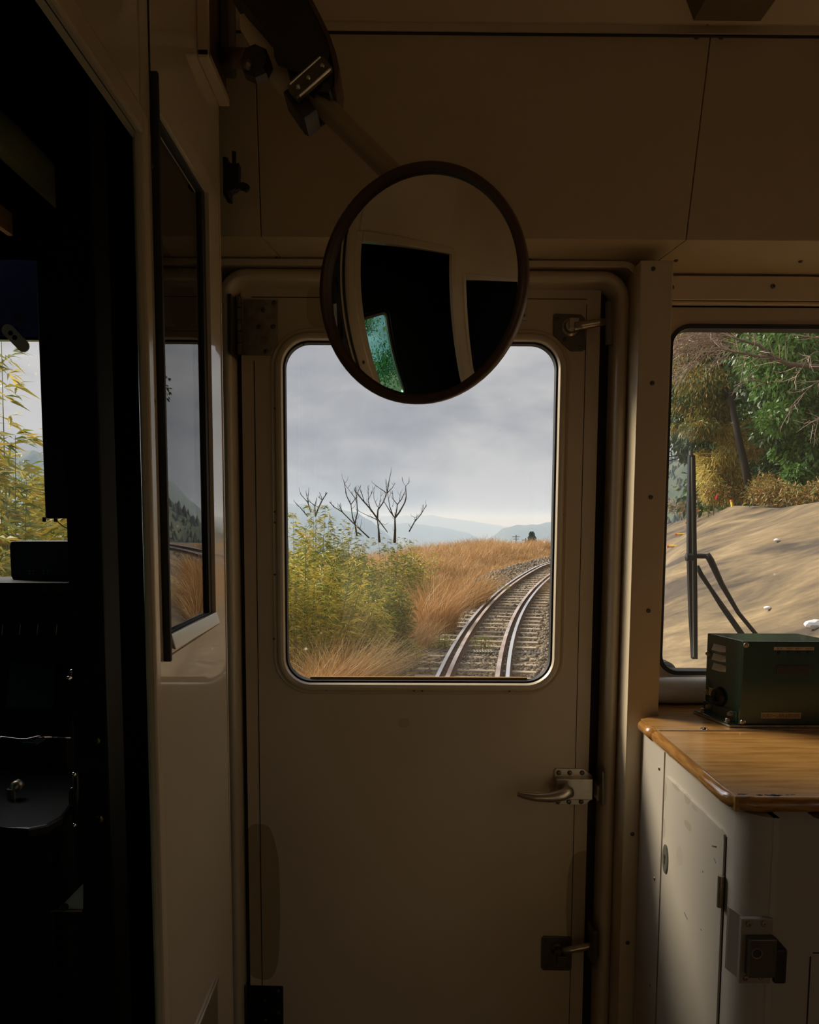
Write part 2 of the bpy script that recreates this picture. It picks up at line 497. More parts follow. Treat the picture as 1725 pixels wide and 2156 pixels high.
# rounded near jamb of the partition
bm = B()
tube(bm, [(XW - .0040, yN + .010, 0.0), (XW - .0040, yN + .010, 2.4)], .0052, 16)
struct('trim_3', bm, M['trim'], smooth=True)
# seam strips on the header
bm = B()
ys = PX(313, 100, XW).y
box(bm, XW, XW + .0012, ys - .0016, ys + .0016, zH + .02, 2.44)
struct('trim_4', bm, M['gap'])

# screws on the partition edge strip
def partition_screw(px, py):
    p = PX(px, py, XW)
    bm = B(); screw(bm, (XW, p.y, p.z), (1, 0, 0), .0045, .002)
    o = link('screw', bm, M['darksteel']); return tag(o)
scs = []
for (px, py, lab) in ((322, 845, 'slotted screw in the partition strip at mid window height'), (325, 1366, 'slotted screw in the partition strip by the foot of the partition window'),
                 (341, 1862, 'lowest slotted screw in the partition strip, below the window'), (321, 352, 'slotted screw in the partition strip beside the top of its window'),
                 (298, 248, 'slotted screw at the corner of the header over the cab doorway'), (321, 215, 'slotted screw highest in the partition strip, just right of the header corner')):
    o = partition_screw(px, py); tag(o, lab, 'screw', 'screws along the partition strip')

# partition window: raised frame, rubber, glass
w3 = empty('window_3', (XW, (wg[0] + wg[1]) / 2, wg[2]), kind='structure')
bm = B()
yo0 = PX(338.5, 1000, XW).y; yo1 = PX(451, 1000, XW).y
zo0 = PX(340, 1389, XW).z; zo1 = PX(334, 190, XW).z
T = .006
def qp(y, z, x): return (x, y, z)
outer = [(yo0, zo0), (yo1, zo0 + .006), (yo1, zo1 - .0), (yo0, zo1)]
inner = [(wg[0], wg[2]), (wg[1], wg[2]), (wg[1], wg[3]), (wg[0], wg[3])]
ob = [(y + (.004 if y == yo0 else -.004), z + (.004 if z < 1.5 else -.004)) for y, z in outer]
strips(bm, [[qp(y, z, XW - .002) for y, z in outer], [qp(y, z, XW + T - .002) for y, z in outer], [qp(y, z, XW + T) for y, z in ob],
            [qp(y, z, XW + T) for y, z in inner], [qp(y, z, XW - .012) for y, z in inner]])
link('window_frame', bm, M['gloss'], w3)
bm = B()
box(bm, XW, XW + .0085, yo0 - .006, yo0 + .001, zo0 - .004, zo1 + .004, .001)
link('rubber_seal', bm, M['rubber'], w3)
bm = B()
sweep_frame(bm, (wg[0] + .004, wg[1] - .018, wg[2] + .004, wg[3] - .006), .002, [(0, XW + .0005), (.0175, XW + .0005), (.0175, XW - .012), (0, XW - .012)], 2, 'x')
link('glazing_rubber', bm, M['rubber'], w3)
bm = B(); p0 = (wg[0] - .001, wg[1] + .001, wg[2] - .001, wg[3] + .001)
slab(bm, p0, .001, XW - .0035, XW - .0075, 2, 'x'); link('window_glass', bm, M['glass_side'], w3)
# chromed sill lip at the foot of the partition window
bm = B(); a = wg[0] + .003; b_ = wg[1] + .006
prism(bm, [(XW + T + .001, a, wg[2] - .016), (XW + T + .001, b_, wg[2] - .014), (XW + T - .004, b_, wg[2] + .003), (XW + T - .004, a, wg[2] + .002)], (.004, 0, 0), .001)
link('sill_lip', bm, M['satin'], w3, label='bright metal lip')

# flat lower partition panel, darkened as a shaded recess, with a bright edge
pA = PX(456, 2062, XW); pB = PX(408, 2175, XW)
bm = B()
box(bm, XW, XW + .0015, .95, pA.y, .1, pA.z)
o = struct('trim_5', bm, mat('recess_shade', (.20, .155, .09), .45))
bm = B(); box(bm, XW, XW + .004, .95, pA.y + .003, pA.z - .002, pA.z + .004, .001)
struct('trim_6', bm, M['satin'])

# far end of the partition: thin moulding
bm = B(); box(bm, XW - .0085, XW + .001, yF, yF + .006, 0, 2.4)
struct('trim_7', bm, M['trim'])

# --- upper lining panels, leaning towards the viewer, and the sloping soffit
zs1 = PY(1100, 503, 1.43).z; zs0 = PY(1100, 556, 1.505).z
ztp = PY(1100, 52, 1.352).z
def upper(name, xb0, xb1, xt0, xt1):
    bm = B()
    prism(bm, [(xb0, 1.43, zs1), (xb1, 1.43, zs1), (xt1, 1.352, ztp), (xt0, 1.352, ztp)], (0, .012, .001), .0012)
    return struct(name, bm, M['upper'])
def xs(px, py, Y): return PY(px, py, Y).x
g = .0007
L1b = xs(550, 488, 1.43); L1t = L1b + .006
R1b = xs(1445, 506, 1.43); R1t = xs(1499, 62, 1.352)
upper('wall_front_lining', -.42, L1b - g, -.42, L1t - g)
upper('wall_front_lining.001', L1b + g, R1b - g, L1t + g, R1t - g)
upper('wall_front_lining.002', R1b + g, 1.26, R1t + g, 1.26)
def soffit(name, x0, x1, xk0, xk1):
    bm = B()
    prism(bm, [(x0, 1.43, zs1), (x1, 1.43, zs1), (xk1, 1.575, zs0 - .006), (xk0, 1.575, zs0 - .006)], (0, 0, .012), .0012)
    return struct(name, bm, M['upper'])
k1 = L1b + .045; kr = R1b - .05
soffit('trim_8', -.42, L1b - g, -.42, k1 - g)
soffit('trim_8.001', L1b + g, R1b - g, k1 + g, kr - g)
soffit('trim_8.002', R1b + g, 1.26, kr + g, 1.26)
bm = B(); box(bm, -.44, 1.26, 1.448, 1.57, zs1 + .03, 2.40); struct('wall_front_backing', bm, M['gap'])
# strip between lining and ceiling
bm = B()
zt = PY(1100, 62, 1.350).z
prism(bm, [(-.285, 1.349, zt - .004), (-.285, 1.349, zt + .014), (-.285, 1.355, zt + .02), (-.285, 1.40, zt + .02), (-.285, 1.40, zt - .004)], (1.56, 0, 0), .001)
struct('trim_9', bm, M['trim'])
bm = B(); box(bm, -.285, 1.25, 1.351, 1.41, zt - .0065, zt - .0045); struct('trim_10', bm, M['gap'])
# right header band above the windscreen
zb1 = PY(1600, 581, 1.545).z; zb0 = PY(1600, 632, 1.545).z
bm = B()
box(bm, .428, 1.25, 1.545, YRW + .002, zb0, zb1, .002)
box(bm, .428, 1.25, 1.548, YRW + .002, zb0 - .006, zb0 - .0015, .001)
struct('trim_11', bm, M['cream'])
bm = B(); box(bm, .428, 1.25, 1.555, YRW + .002, PY(1600, 643, 1.56).z, zb0 - .006, .002); struct('trim_12', bm, M['trim'])

# screw heads in the linings
def wall_screw(px, py, Y, lab, grp, nr=(0, -1, 0), r=.0045):
    p = PY(px, py, Y); bm = B(); screw(bm, p, nr, r, .002)
    return tag(link('screw', bm, M['darksteel']), lab, 'screw', grp)
def yl(py):      # depth of the leaning lining at pixel row py
    t = (505 - py) / (505 - 52.); return 1.43 - t * .078
for (px, py, lab) in ((857, 60, 'black screw near the top of the wide lining panel, nearest the mirror arm'), (1165, 66, 'black screw near the top middle of the wide lining panel'),
                      (1468, 76, 'black screw just left of the seam in the lining panels'), (1519, 76, 'black screw just right of the seam in the lining panels')):
    wall_screw(px, py, yl(py) - .0005, lab, 'screws along the top of the lining', r=.0055)
for (px, py, lab) in ((1169, 42, 'small screw in the strip under the ceiling, left of the ceiling box'), (1490, 49, 'small screw in the strip under the ceiling box')):
    wall_screw(px, py, 1.3485, lab, 'screws in the ceiling strip', r=.0035)
for (px, py, lab) in ((1628, 603, 'screw in the header band above the middle of the right windscreen'), (1415, 605, 'screw in the header band next to the pillar')):
    wall_screw(px, py, 1.5445, lab, 'screws in the header band')
for (px, py, lab) in ((1424, 546, 'tiny screw in the soffit right of the pillar head'), (1686, 555, 'tiny screw in the soffit above the right windscreen'), (1116, 535, 'tiny screw in the soffit just right of the mirror'), (584, 529, 'tiny screw in the soffit at the left seam')):
    Yq = 1.43 + (py - 505) / 51. * .07
    p = PY(px, py, 1.50); zq = zs1 + (p.y - 1.43) / .145 * (zs0 - .006 - zs1)
    bm = B(); screw(bm, (p.x, 1.50, zs1 + (.07 / .145) * (zs0 - .006 - zs1)), (0, -.1, -1), .004, .002)
    tag(link('screw', bm, M['darksteel']), lab, 'screw', 'screws in the soffit')

# --- pillar between door and right windscreen
YPL = 1.447                                # face of the pillar
px0 = xs(1336, 1000, YPL); px1 = xs(1404, 1000, YPL)
bm = B()
box(bm, px0, px1, YPL, YRW + .002, 0, PY(1370, 548, YPL).z, .0022)
struct('trim_13', bm, M['cream'])
for (px, py, lab) in ((1376, 566, 'screw at the head of the pillar'), (1374, 807, 'screw in the pillar beside the top of the windscreen'), (1371, 1047, 'screw in the pillar level with the distant hills'),
                      (1366, 1286, 'screw in the pillar above the wooden worktop'), (1332, 1756, 'screw in the pillar below the main door handle'), (1322, 1985, 'lowest visible screw in the pillar, level with the lower latch')):
    wall_screw(px, py, YPL - .0002, lab, 'screws down the pillar', r=.004)

# --- door frame: rounded moulding and outer strip
fx0 = xs(490, 1000, 1.50); fx1 = xs(1292, 1000, 1.50); fz1 = PY(1100, 593, 1.50).z
H = (fx0, fx1, .02, fz1)
bm = B()
sweep_frame(bm, H, .028, [(0, 1.575), (0, 1.512), (.002, 1.506), (.006, 1.502), (.011, 1.501), (.016, 1.503), (.021, 1.508), (.024, 1.514), (.024, 1.575)], 8)
struct('trim_14', bm, M['trim'], autosmooth=40)
bm = B()
sweep_frame(bm, (fx0 - .0255, fx1 + .0255, .0, fz1 + .0255), .018, [(0, 1.575), (0, 1.498), (.001, 1.497), (.010, 1.497), (.0125, 1.500), (.0125, 1.575)], 6)
struct('trim_15', bm, M['trim'], autosmooth=40)
# door step behind it
bm = B(); 
box(bm, fx0 - .03, xs(514, 1000, 1.55), 1.562, 1.58, 0, fz1); box(bm, xs(1256, 1000, 1.55), fx1 + .04, 1.562, 1.58, 0, fz1 + .0)
box(bm, fx0 - .03, fx1 + .04, 1.562, 1.58, PY(880, 606, 1.55).z, fz1 + .06)
struct('trim_16', bm, M['gap'])

# ================================================================== END DOOR
dr = empty('door_1', (0.03, 1.57, 0), kind='structure')
DX0 = xs(512, 1000, YD); DX1 = xs(1256, 1000, YD); DZ1 = PY(880, 603, YD).z
WH = (xs(585, 1000, YD), xs(1184, 1000, YD), PY(880, 1450, YD).z, PY(1140, 707, YD).z)
bm = B()
panel_hole(bm, (DX0, DX1), (.02, DZ1), WH, .062, YD, YD + .032, 10)
# the leaf's seams: a shallow cover strip down each long side and along the top
M['door'] = mat('door_paint', CREAM, .42)
m_, rr = noisy(M['door'], (.58, .47, .315), (.67, .55, .38), 2.2, 7, .3, .7, bump=.02, bscale=180)
# old repainting patches and scuffs
def patchy(m, spots, dark=(.33, .24, .12)):
    """darker repaint blotches of fixed place: spots = (x, z, rx, rz)"""
    nt = m.node_tree; b = bsdf(m); src = b.inputs['Base Color'].links[0].from_socket
    g = N(m, 'ShaderNodeNewGeometry'); s = N(m, 'ShaderNodeSeparateXYZ'); LK(m, g.outputs['Position'], s.inputs[0])
    nz = N(m, 'ShaderNodeTexNoise'); nz.inputs['Scale'].default_value = 18; LK(m, g.outputs['Position'], nz.inputs['Vector'])
    for (x, z, rx, rz, st) in spots:
        def mth(op, a, b_=None, c=None):
            n_ = N(m, 'ShaderNodeMath'); n_.operation = op
            for i, v in enumerate((a, b_, c)):
                if v is None: continue
                if isinstance(v, (int, float)): n_.inputs[i].default_value = v
                else: LK(m, v, n_.inputs[i])
            return n_.outputs[0]
        dx = mth('POWER', mth('ABSOLUTE', mth('DIVIDE', mth('SUBTRACT', s.outputs[0], x), rx)), 3.0)
        dz = mth('POWER', mth('ABSOLUTE', mth('DIVIDE', mth('SUBTRACT', s.outputs[2], z), rz)), 3.0)
        d = mth('ADD', mth('ADD', dx, dz), mth('MULTIPLY', nz.outputs['Fac'], .5))
        k = mth('MULTIPLY', mth('LESS_THAN', d, 1.22), st)
        mx = N(m, 'ShaderNodeMix'); mx.data_type = 'RGBA'; LK(m, k, mx.inputs[0]); LK(m, src, mx.inputs[6]); mx.inputs[7].default_value = (*dark, 1)
        src = mx.outputs[2]
    LK(m, src, b.inputs['Base Color'])
def ptch(px0, px1, py0, py1, st):
    a = PY(px0, py0, YD); b_ = PY(px1, py1, YD)
    return ((a.x + b_.x) / 2, (a.z + b_.z) / 2, abs(b_.x - a.x) / 2, abs(a.z - b_.z) / 2, st)
patchy(M['door'], [ptch(505, 592, 1735, 2066, .8), ptch(1195, 1262, 1790, 2010, .7), ptch(645, 700, 600, 690, .5), ptch(838, 862, 1512, 1532, .35)])
link('door_leaf', bm, M['door'], dr)
M['doorstrip'] = mat('door_edge_paint', (.54, .44, .285), .40)
bm = B()
xl = xs(541, 1200, YD); xr = xs(1222, 1200, YD)
box(bm, xl - .0008, xl + .0008, YD - .0006, YD + .001, .02, PY(541, 760, YD).z)
box(bm, xr - .0006, xr + .0006, YD - .0006, YD + .001, .02, PY(1232, 640, YD).z)
zq = PY(900, 628, YD).z
box(bm, DX0 + .02, xr, YD - .0006, YD + .001, zq - .0006, zq + .0006)
link('seam', bm, M['gap'], dr)
# window frame of the door
fr = link('window_frame', (lambda b: (sweep_frame(b, WH, .062, [(-.012, YD + .022), (-.012, YD - .004), (-.009, YD - .009), (-.004, YD - .0105), (.001, YD - .009), (.002, YD - .0035), (.0035, YD - .002), (.0055, YD - .004), (.0085, YD - .005), (.011, YD - .003), (.0118, YD + .002)], 14), b)[1])(B()), M['bead'], dr, autosmooth=35)
bm = B()
RB = (WH[0] + .012, WH[1] - .012, WH[2] + .012, WH[3] - .012)
sweep_frame(bm, RB, .050, [(-.0035, YD + .020), (-.0035, YD - .001), (.001, YD - .002), (.002, YD + .020)], 14)
link('glazing_rubber', bm, M['rubber'], fr)
# dirty yellowed sealant along the foot of the pane
bm = B()
box(bm, RB[0] + .045, RB[1] - .045, YD + .012, YD + .020, RB[2] + .002, RB[2] + .0085, .002)
link('sealant', bm, mat('yellowed_sealant', (.36, .20, .05), .6), fr)
bm = B(); slab(bm, (RB[0] - .001, RB[1] + .001, RB[2] - .001, RB[3] + .001), .05, YD + .020, YD + .025, 14)
link('window_glass', bm, M['glass'], dr)
def part_screw(p, nr, parent, r=.003, m='darksteel', h=.0018, name='screw'):
    bm = B(); screw(bm, p, nr, r, h); return link(name, bm, M[m], parent)
for (px, py) in ((579, 860), (579, 1078), (579, 1210), (577, 1345), (687, 1452), (872, 1454), (889, 1454), (1073, 1455), (1173, 1350), (1180, 1216), (1184, 1083), (1186, 950), (579, 1100), (1080, 704), (640, 725)):
    part_screw(PY(px, py, YD - .0048), (0, -1, 0), fr, .0022)

# --- hinges
def plate(bm, pts, Y, th, bev=.0008):
    prism(bm, [tuple(PY(px, py, Y)) for px, py in pts], (0, th, 0), bev)
hg = link('hinge', (lambda b: (plate(b, [(512, 629), (585, 631), (585, 722), (571, 748), (512, 748)], YD - .004, .0038), b)[1])(B()), M['steel'], dr, label='pitted steel hinge')
bm = B()
kx = xs(503, 690, YD - .01)
za, zb = PY(503, 627, YD).z, PY(503, 750, YD).z
for i in range(5):
    z0 = zb + (za - zb) * i / 5; z1 = zb + (za - zb) * (i + 1) / 5 - .0015
    cyl(bm, (kx, YD - .012, z0), (kx, YD - .012, z1), .0068, 14)
link('hinge_knuckle', bm, M['darksteel'], hg)
bm = B()
plate(bm, [(480, 618), (487, 618), (487, 748), (480, 738)], YD - .055, .050)
link('hinge_leaf', bm, M['darksteel'], hg)
for (px, py) in ((577, 638), (555, 653), (545, 688), (576, 688), (560, 740)):
    part_screw(PY(px, py, YD - .004), (0, -1, 0), hg, .0046, 'darksteel')
h2 = link('hinge', (lambda b: (plate(b, [(522, 2076), (596, 2078), (597, 2200), (520, 2200)], YD - .004, .0038), b)[1])(B()), M['black'], dr, label='black painted hinge')
bm = B()
kx = xs(509, 2100, YD - .01); za, zb = PY(509, 2066, YD).z, PY(509, 2200, YD).z
for i in range(5):
    z0 = zb + (za - zb) * i / 5; z1 = zb + (za - zb) * (i + 1) / 5 - .0015
    cyl(bm, (kx, YD - .012, z0), (kx, YD - .012, z1), .0085, 14)
link('hinge_knuckle', bm, M['black'], h2)
bm = B(); plate(bm, [(494, 2092), (503, 2070), (503, 2200), (493, 2200)], YD - .03, .028); link('hinge_leaf', bm, M['black'], h2)
for (px, py) in ((586, 2086), (558, 2107), (587, 2132), (559, 2148)):
    part_screw(PY(px, py, YD - .004), (0, -1, 0), h2, .0035, 'darksteel')

# --- upper latch
lt = link('latch', (lambda b: (plate(b, [(1166, 663), (1170, 660), (1224, 662), (1232, 670), (1233, 736), (1226, 739), (1202, 739), (1166, 705)], YD - .004, .0039), b)[1])(B()), M['darksteel'], dr, label='upper latch with a chamfered plate')
c = PY(1200, 690, YD)
bm = B()
lathe(bm, (c.x, YD - .003, c.z), (0, -1, 0), [(.0, 0), (.0165, 0), (.0165, .004), (.013, .007), (.011, .016), (0, .016)], 24)
obox(bm, (c.x + .003, YD - .020, c.z + .002), Vector((1, 0, 0)), Vector((0, 1, 0)), Vector((0, 0, 1)), .009, .007, .010, .0015)
link('hub', bm, M['satin'], lt)
a = PY(1210, 688, YD - .022); b_ = PY(1275, 677, YD - .03)
bm = B(); tube(bm, [a, a.lerp(b_, .3), a.lerp(b_, .8), b_], [.0088, .0082, .0072, .006], 14)
link('lever', bm, M['satin'], lt, smooth=True)
for (px, py) in ((1173, 671), (1189, 715), (1222, 731), (1213, 668)):
    part_screw(PY(px, py, YD - .004), (0, -1, 0), lt, .0035)
bm = B(); plate(bm, [(1088, 631), (1111, 631), (1110, 673), (1086, 673)], YD - .010, .0098, .0015)
bk = link('bracket', bm, M['satin'], dr)
for (px, py) in ((1104, 650), (1103, 664)): part_screw(PY(px, py, YD - .010), (0, -1, 0), bk, .003)

# --- main lock and lever handle
lk = link('lock', (lambda b: (plate(b, [(1168, 1622), (1172, 1618), (1230, 1619), (1247, 1633), (1247, 1682), (1232, 1695), (1170, 1694), (1167, 1690)], YD - .004, .0039), b)[1])(B()), M['satin'], dr, label='main lock with a silver lever handle')
bm = B()
p0 = PY(1172, 1640, YD - .02); p1 = PY(1248, 1684, YD - .02)
box(bm, p0.x, p1.x, YD - .022, YD - .003, p1.z, p0.z, .0015)
link('lock_case', bm, M['satin'], lk)
for px in (1177, 1200, 1226):
    for py in (1627, 1688):
        bm = B(); lathe(bm, PY(px - (2 if py > 1650 else 0), py, YD - .004), (0, -1, 0), [(.0048, 0), (.0048, .0015), (.0036, .003), (0, .0036)], 14); link('rivet', bm, M['darksteel'], lk)
hc = PY(1192, 1664, YD - .022)
bm = B()
lathe(bm, (hc.x, YD - .021, hc.z), (0, -1, 0), [(0, 0), (.0125, 0), (.0120, .006), (.0105, .018), (.0, .018)], 24)
link('rose', bm, M['satin'], lk, smooth=True)
bm = B()
hp = [PY(1196, 1662, YD - .038), PY(1198, 1668, YD - .050), PY(1185, 1674, YD - .056), PY(1160, 1679, YD - .058), PY(1130, 1679, YD - .056), PY(1105, 1675, YD - .050), PY(1090, 1671, YD - .046)]
tube(bm, hp, [.0105, .0115, .0110, .0098, .0082, .0068, .0050], 18)
for v in bm.verts: v.co.z = hc.z + (v.co.z - hc.z) * 1.0
bmesh.ops.subdivide_edges(bm, edges=[e for e in bm.edges if e.calc_length() > .012], cuts=1, smooth=.8)
link('handle', bm, M['satin'], lk, smooth=True)
# --- lower latch
l2 = link('latch', (lambda b: (plate(b, [(1141, 1976), (1145, 1972), (1200, 1973), (1205, 1978), (1204, 2040), (1199, 2044), (1144, 2043), (1140, 2038)], YD - .004, .0039), b)[1])(B()), M['darksteel'], dr, label='lower latch with a square plate')
c = PY(1172, 1996, YD)
bm = B()
lathe(bm, (c.x, YD - .003, c.z), (0, -1, 0), [(.0, 0), (.0125, 0), (.0125, .004), (.0095, .007), (.009, .018), (0, .018)], 24)
obox(bm, (c.x + .005, YD - .024, c.z - .010), Vector((1, 0, 0)), Vector((0, 1, 0)), Vector((0, 0, 1)), .0085, .007, .0085, .001)
link('hub', bm, M['darksteel'], l2)
a = PY(1185, 2003, YD - .022); b_ = PY(1249, 1990, YD - .03)
bm = B(); tube(bm, [a, a.lerp(b_, .3), a.lerp(b_, .85), b_], [.0066, .0070, .0066, .0045], 14)
link('lever', bm, M['satin'], l2, smooth=True)
for (px, py) in ((1150, 1981), (1197, 1981), (1149, 2035), (1195, 2035)):
    part_screw(PY(px, py, YD - .004), (0, -1, 0), l2, .0035)
# strikes on the frame (top-level: they stay when the door moves)
def strike(pts, Y, th, m, lab):
    bm = B(); prism(bm, [tuple(PY(px, py, Y)) for px, py in pts], (0, th, 0), .001)
    return tag(link('strike_plate', bm, M[m]), lab, 'strike plate', 'strike plates on the door frame')
strike([(1278, 633), (1292, 633), (1292, 725), (1278, 725)], 1.492, .012, 'darksteel', 'dark steel strike plate on the frame beside the upper latch lever')
s_ = strike([(1268, 1622), (1273, 1628), (1274, 1692), (1268, 1698)], 1.490, .05, 'darksteel', 'dark steel strike plate on the frame beside the silver lever handle')
bm = B(); p0 = PY(1254, 1648, 1.53); p1 = PY(1270, 1680, 1.53); box(bm, p0.x, p1.x, 1.512, 1.545, p1.z, p0.z, .001); link('striker', bm, M['satin'], s_)
strike([(1250, 1960), (1258, 1960), (1258, 2038), (1250, 2038)], 1.492, .05, 'darksteel', 'dark steel strike plate on the frame beside the lower latch lever')

# ================================================================== WINDSCREENS
w1 = empty('window_1', (.8, YRW, RWS[2]), kind='structure')
bm = B(); sweep_frame(bm, (RWS[0] + .006, RWS[1] - .006, RWS[2] + .006, RWS[3] - .006), .030, [(0, YRW + .022), (.002, YRW - .003), (.010, YRW - .005), (.012, YRW + .022)], 8)
link('glazing_rubber', bm, M['rubber'], w1)
bm = B(); slab(bm, (RWS[0] + .004, RWS[1] - .004, RWS[2] + .004, RWS[3] - .004), .03, YRW + .018, YRW + .023, 8); link('window_glass', bm, M['glass'], w1)
w2 = empty('window_2', (-.9, 1.60, LWS[2]), kind='structure')
bm = B(); sweep_frame(bm, (LWS[0] + .006, LWS[1] - .006, LWS[2] + .006, LWS[3] - .006), .04, [(0, 1.600), (.002, 1.572), (.010, 1.570), (.012, 1.600)], 8)
link('glazing_rubber', bm, M['rubber'], w2)
bm = B(); slab(bm, (LWS[0] + .004, LWS[1] - .004, LWS[2] + .004, LWS[3] - .004), .04, 1.603, 1.608, 8); link('window_glass', bm, M['glass'], w2)
# ================================================================== CUPBOARD AND WORKTOP
ZT = 1.047
def top(px, py): return PZ(px, py, ZT)
XL = top(1350, 1519).x
ysm = top(1500, 1539).y; yfr = top(1650, 1681).y
ct = empty('worktop', (.8, 1.3, ZT), 'honey brown wood-patterned worktop with a rounded edge beside the pillar', 'worktop')
bm = B()
prism(bm, [(XL + .006, ysm + .0012, ZT - .020), (1.24, ysm + .0012, ZT - .020), (1.24, 1.572, ZT - .020), (px1 + .002, 1.572, ZT - .020), (px1 + .002, YPL - .002, ZT - .020), (XL + .006, YPL - .028, ZT - .020)], (0, 0, .020), .001)
link('rear_board', bm, M['wood'], ct)
bm = B(); box(bm, XL + .008, 1.24, yfr + .007, ysm - .0012, ZT - .020, ZT, .001); fl = link('flap_board', bm, M['wood'], ct)
bm = B()   # bullnose along the left and front of the flap
r = .0105
tube(bm, [(XL + .009, ysm - .0015, ZT - .0104), (XL + .009, yfr + .035, ZT - .0104), (XL + .012, yfr + .022, ZT - .0104), (XL + .020, yfr + .013, ZT - .0104), (XL + .034, yfr + .009, ZT - .0104), (1.24, yfr + .009, ZT - .0104)], r, 16)
link('rounded_edge', bm, M['edge'], fl, smooth=True)
bm = B(); tube(bm, [(XL + .008, ysm + .0015, ZT - .0104), (XL + .008, YPL - .036, ZT - .0104)], r, 16)
link('rounded_edge', bm, M['edge'], ct, smooth=True)
bm = B(); box(bm, XL + .012, 1.24, ysm - .0016, ysm + .0016, ZT - .002, ZT + .0012); hn = link('piano_hinge', bm, M['steel'], ct)
p = top(1484, 1536); bm = B(); lathe(bm, (p.x, p.y + .003, ZT), (0, 0, 1), [(.006, 0), (.005, .002), (0, .0026)], 16); link('screw', bm, M['chrome'], ct)
# chips in the front edge
random.seed(3)
bm = B()
for i in range(26):
    x = XL + .02 + random.random() ** 1.5 * .26; y = yfr + .010 + random.random() * .006
    s_ = .0015 + random.random() * .0035
    prism(bm, [(x + cos(a) * s_ * random.uniform(.6, 1.6), y + sin(a) * s_ * .5, ZT - .0003) for a in (0, 1.2, 2.4, 3.6, 4.9)], (0, 0, .0006))
link('worn_chips', bm, M['ink'], fl)['kind'] = 'stuff'

XC = XL + .018
zb = ZT - .0215
yc1 = PX(1548, 1800, XC).y
cb = empty('cupboard', (.8, 1.3, 0), 'cream painted metal cupboard under the wooden worktop', 'cupboard')
bm = B()
out = [(XC, YPL - .002), (XC, yc1 + .006)]
rc = .040
for k in range(0, 11):
    a = pi + (pi / 2) * k / 10
    out.append((XC + rc + rc * cos(a), yc1 + .004 + rc * (1 + sin(a)) - rc))
fx = PY(1636, 1800, yc1 - .036).x
yb = yc1 + .004 - rc
out += [(fx - .006, yb), (fx, yb + .006), (fx, yb + .052), (fx + .006, yb + .060), (fx + .030, yb + .062), (1.24, yb + .062), (1.24, 1.572), (px1 + .002, 1.572), (px1 + .002, YPL - .002)]
prism(bm, [(x, y, .0) for x, y in out], (0, 0, zb))
link('cupboard_body', bm, M['cupboard'], cb, autosmooth=30)
# worn and repainted blotches on the cupboard door
M['cdoor'] = mat('cupboard_door_paint', (.60, .55, .47), .40, coat=.2, coat_rough=.2)
noisy(M['cdoor'], (.42, .38, .31), (.46, .415, .345), 3, 5)
def cpt(a0, a1, b0, b1, st):
    a = PX(a0, b0, XC); b_ = PX(a1, b1, XC)
    return ((a.y + b_.y) / 2, (a.z + b_.z) / 2, abs(b_.y - a.y) / 2, abs(a.z - b_.z) / 2, st)
def patchy_yz(m, spots, dark, wob=.8):
    b = bsdf(m); src = b.inputs['Base Color'].links[0].from_socket
    g = N(m, 'ShaderNodeNewGeometry'); s = N(m, 'ShaderNodeSeparateXYZ'); LK(m, g.outputs['Position'], s.inputs[0])
    nz = N(m, 'ShaderNodeTexNoise'); nz.inputs['Scale'].default_value = 60; LK(m, g.outputs['Position'], nz.inputs['Vector'])
    def mth(op, a, b_=None):
        n_ = N(m, 'ShaderNodeMath'); n_.operation = op
        for i, v in enumerate((a, b_)):
            if v is None: continue
            if isinstance(v, (int, float)): n_.inputs[i].default_value = v
            else: LK(m, v, n_.inputs[i])
        return n_.outputs[0]
    for (x, z, rx, rz, st) in spots:
        dx = mth('POWER', mth('ABSOLUTE', mth('DIVIDE', mth('SUBTRACT', s.outputs[1], x), rx)), 2.0)
        dz = mth('POWER', mth('ABSOLUTE', mth('DIVIDE', mth('SUBTRACT', s.outputs[2], z), rz)), 2.0)
        d = mth('ADD', mth('ADD', dx, dz), mth('MULTIPLY', nz.outputs['Fac'], wob))
        k = mth('MULTIPLY', mth('LESS_THAN', d, 1 + wob * .5), st)
        mx = N(m, 'ShaderNodeMix'); mx.data_type = 'RGBA'; LK(m, k, mx.inputs[0]); LK(m, src, mx.inputs[6]); mx.inputs[7].default_value = (*dark, 1)
        src = mx.outputs[2]
    LK(m, src, b.inputs['Base Color'])
patchy_yz(M['cdoor'], [cpt(1400, 1408, 1635, 1690, .5), cpt(1446, 1461, 1722, 1755, .55), cpt(1420, 1436, 1645, 1670, .5), cpt(1446, 1458, 1660, 1700, .45), cpt(1400, 1405, 1720, 1770, .5),
                       cpt(1462, 1474, 1690, 1712, .4), cpt(1478, 1492, 1695, 1718, .35), cpt(1430, 1442, 1775, 1830, .25)], (.27, .23, .16))
d0 = PX(1405, 1631, XC); d1 = PX(1531, 1747, XC)
bm = B()
dy0, dy1, dz1 = d1.y, d0.y, min(d0.z, d1.z)
prism(bm, [(XC - .0035, y, z) for y, z in ((dy0, .05), (dy1, .05), (dy1, dz1 - .008), (dy1 - .006, dz1), (dy0 + .012, dz1), (dy0 + .002, dz1 - .004), (dy0, dz1 - .014))], (.004, 0, 0), .0006)
cdoor = link('cupboard_door', bm, M['cdoor'], cb)
bm = B()
box(bm, XC - .0006, XC + .002, dy0 - .002, dy0 + .0005, .05, dz1 - .006)
box(bm, XC - .0006, XC + .002, dy1 - .0005, dy1 + .0015, .05, dz1 - .004)
link('door_gap', bm, M['gap'], cb)
# hinge barrel
a = PX(1524, 1850, XC - .006); b_ = PX(1521, 1916, XC - .006)
bm = B(); tube(bm, [(XC - .0055, dy0 - .001, a.z), (XC - .0055, dy0 - .001, b_.z)], .0045, 12)
link('hinge', bm, M['steel'], cdoor)
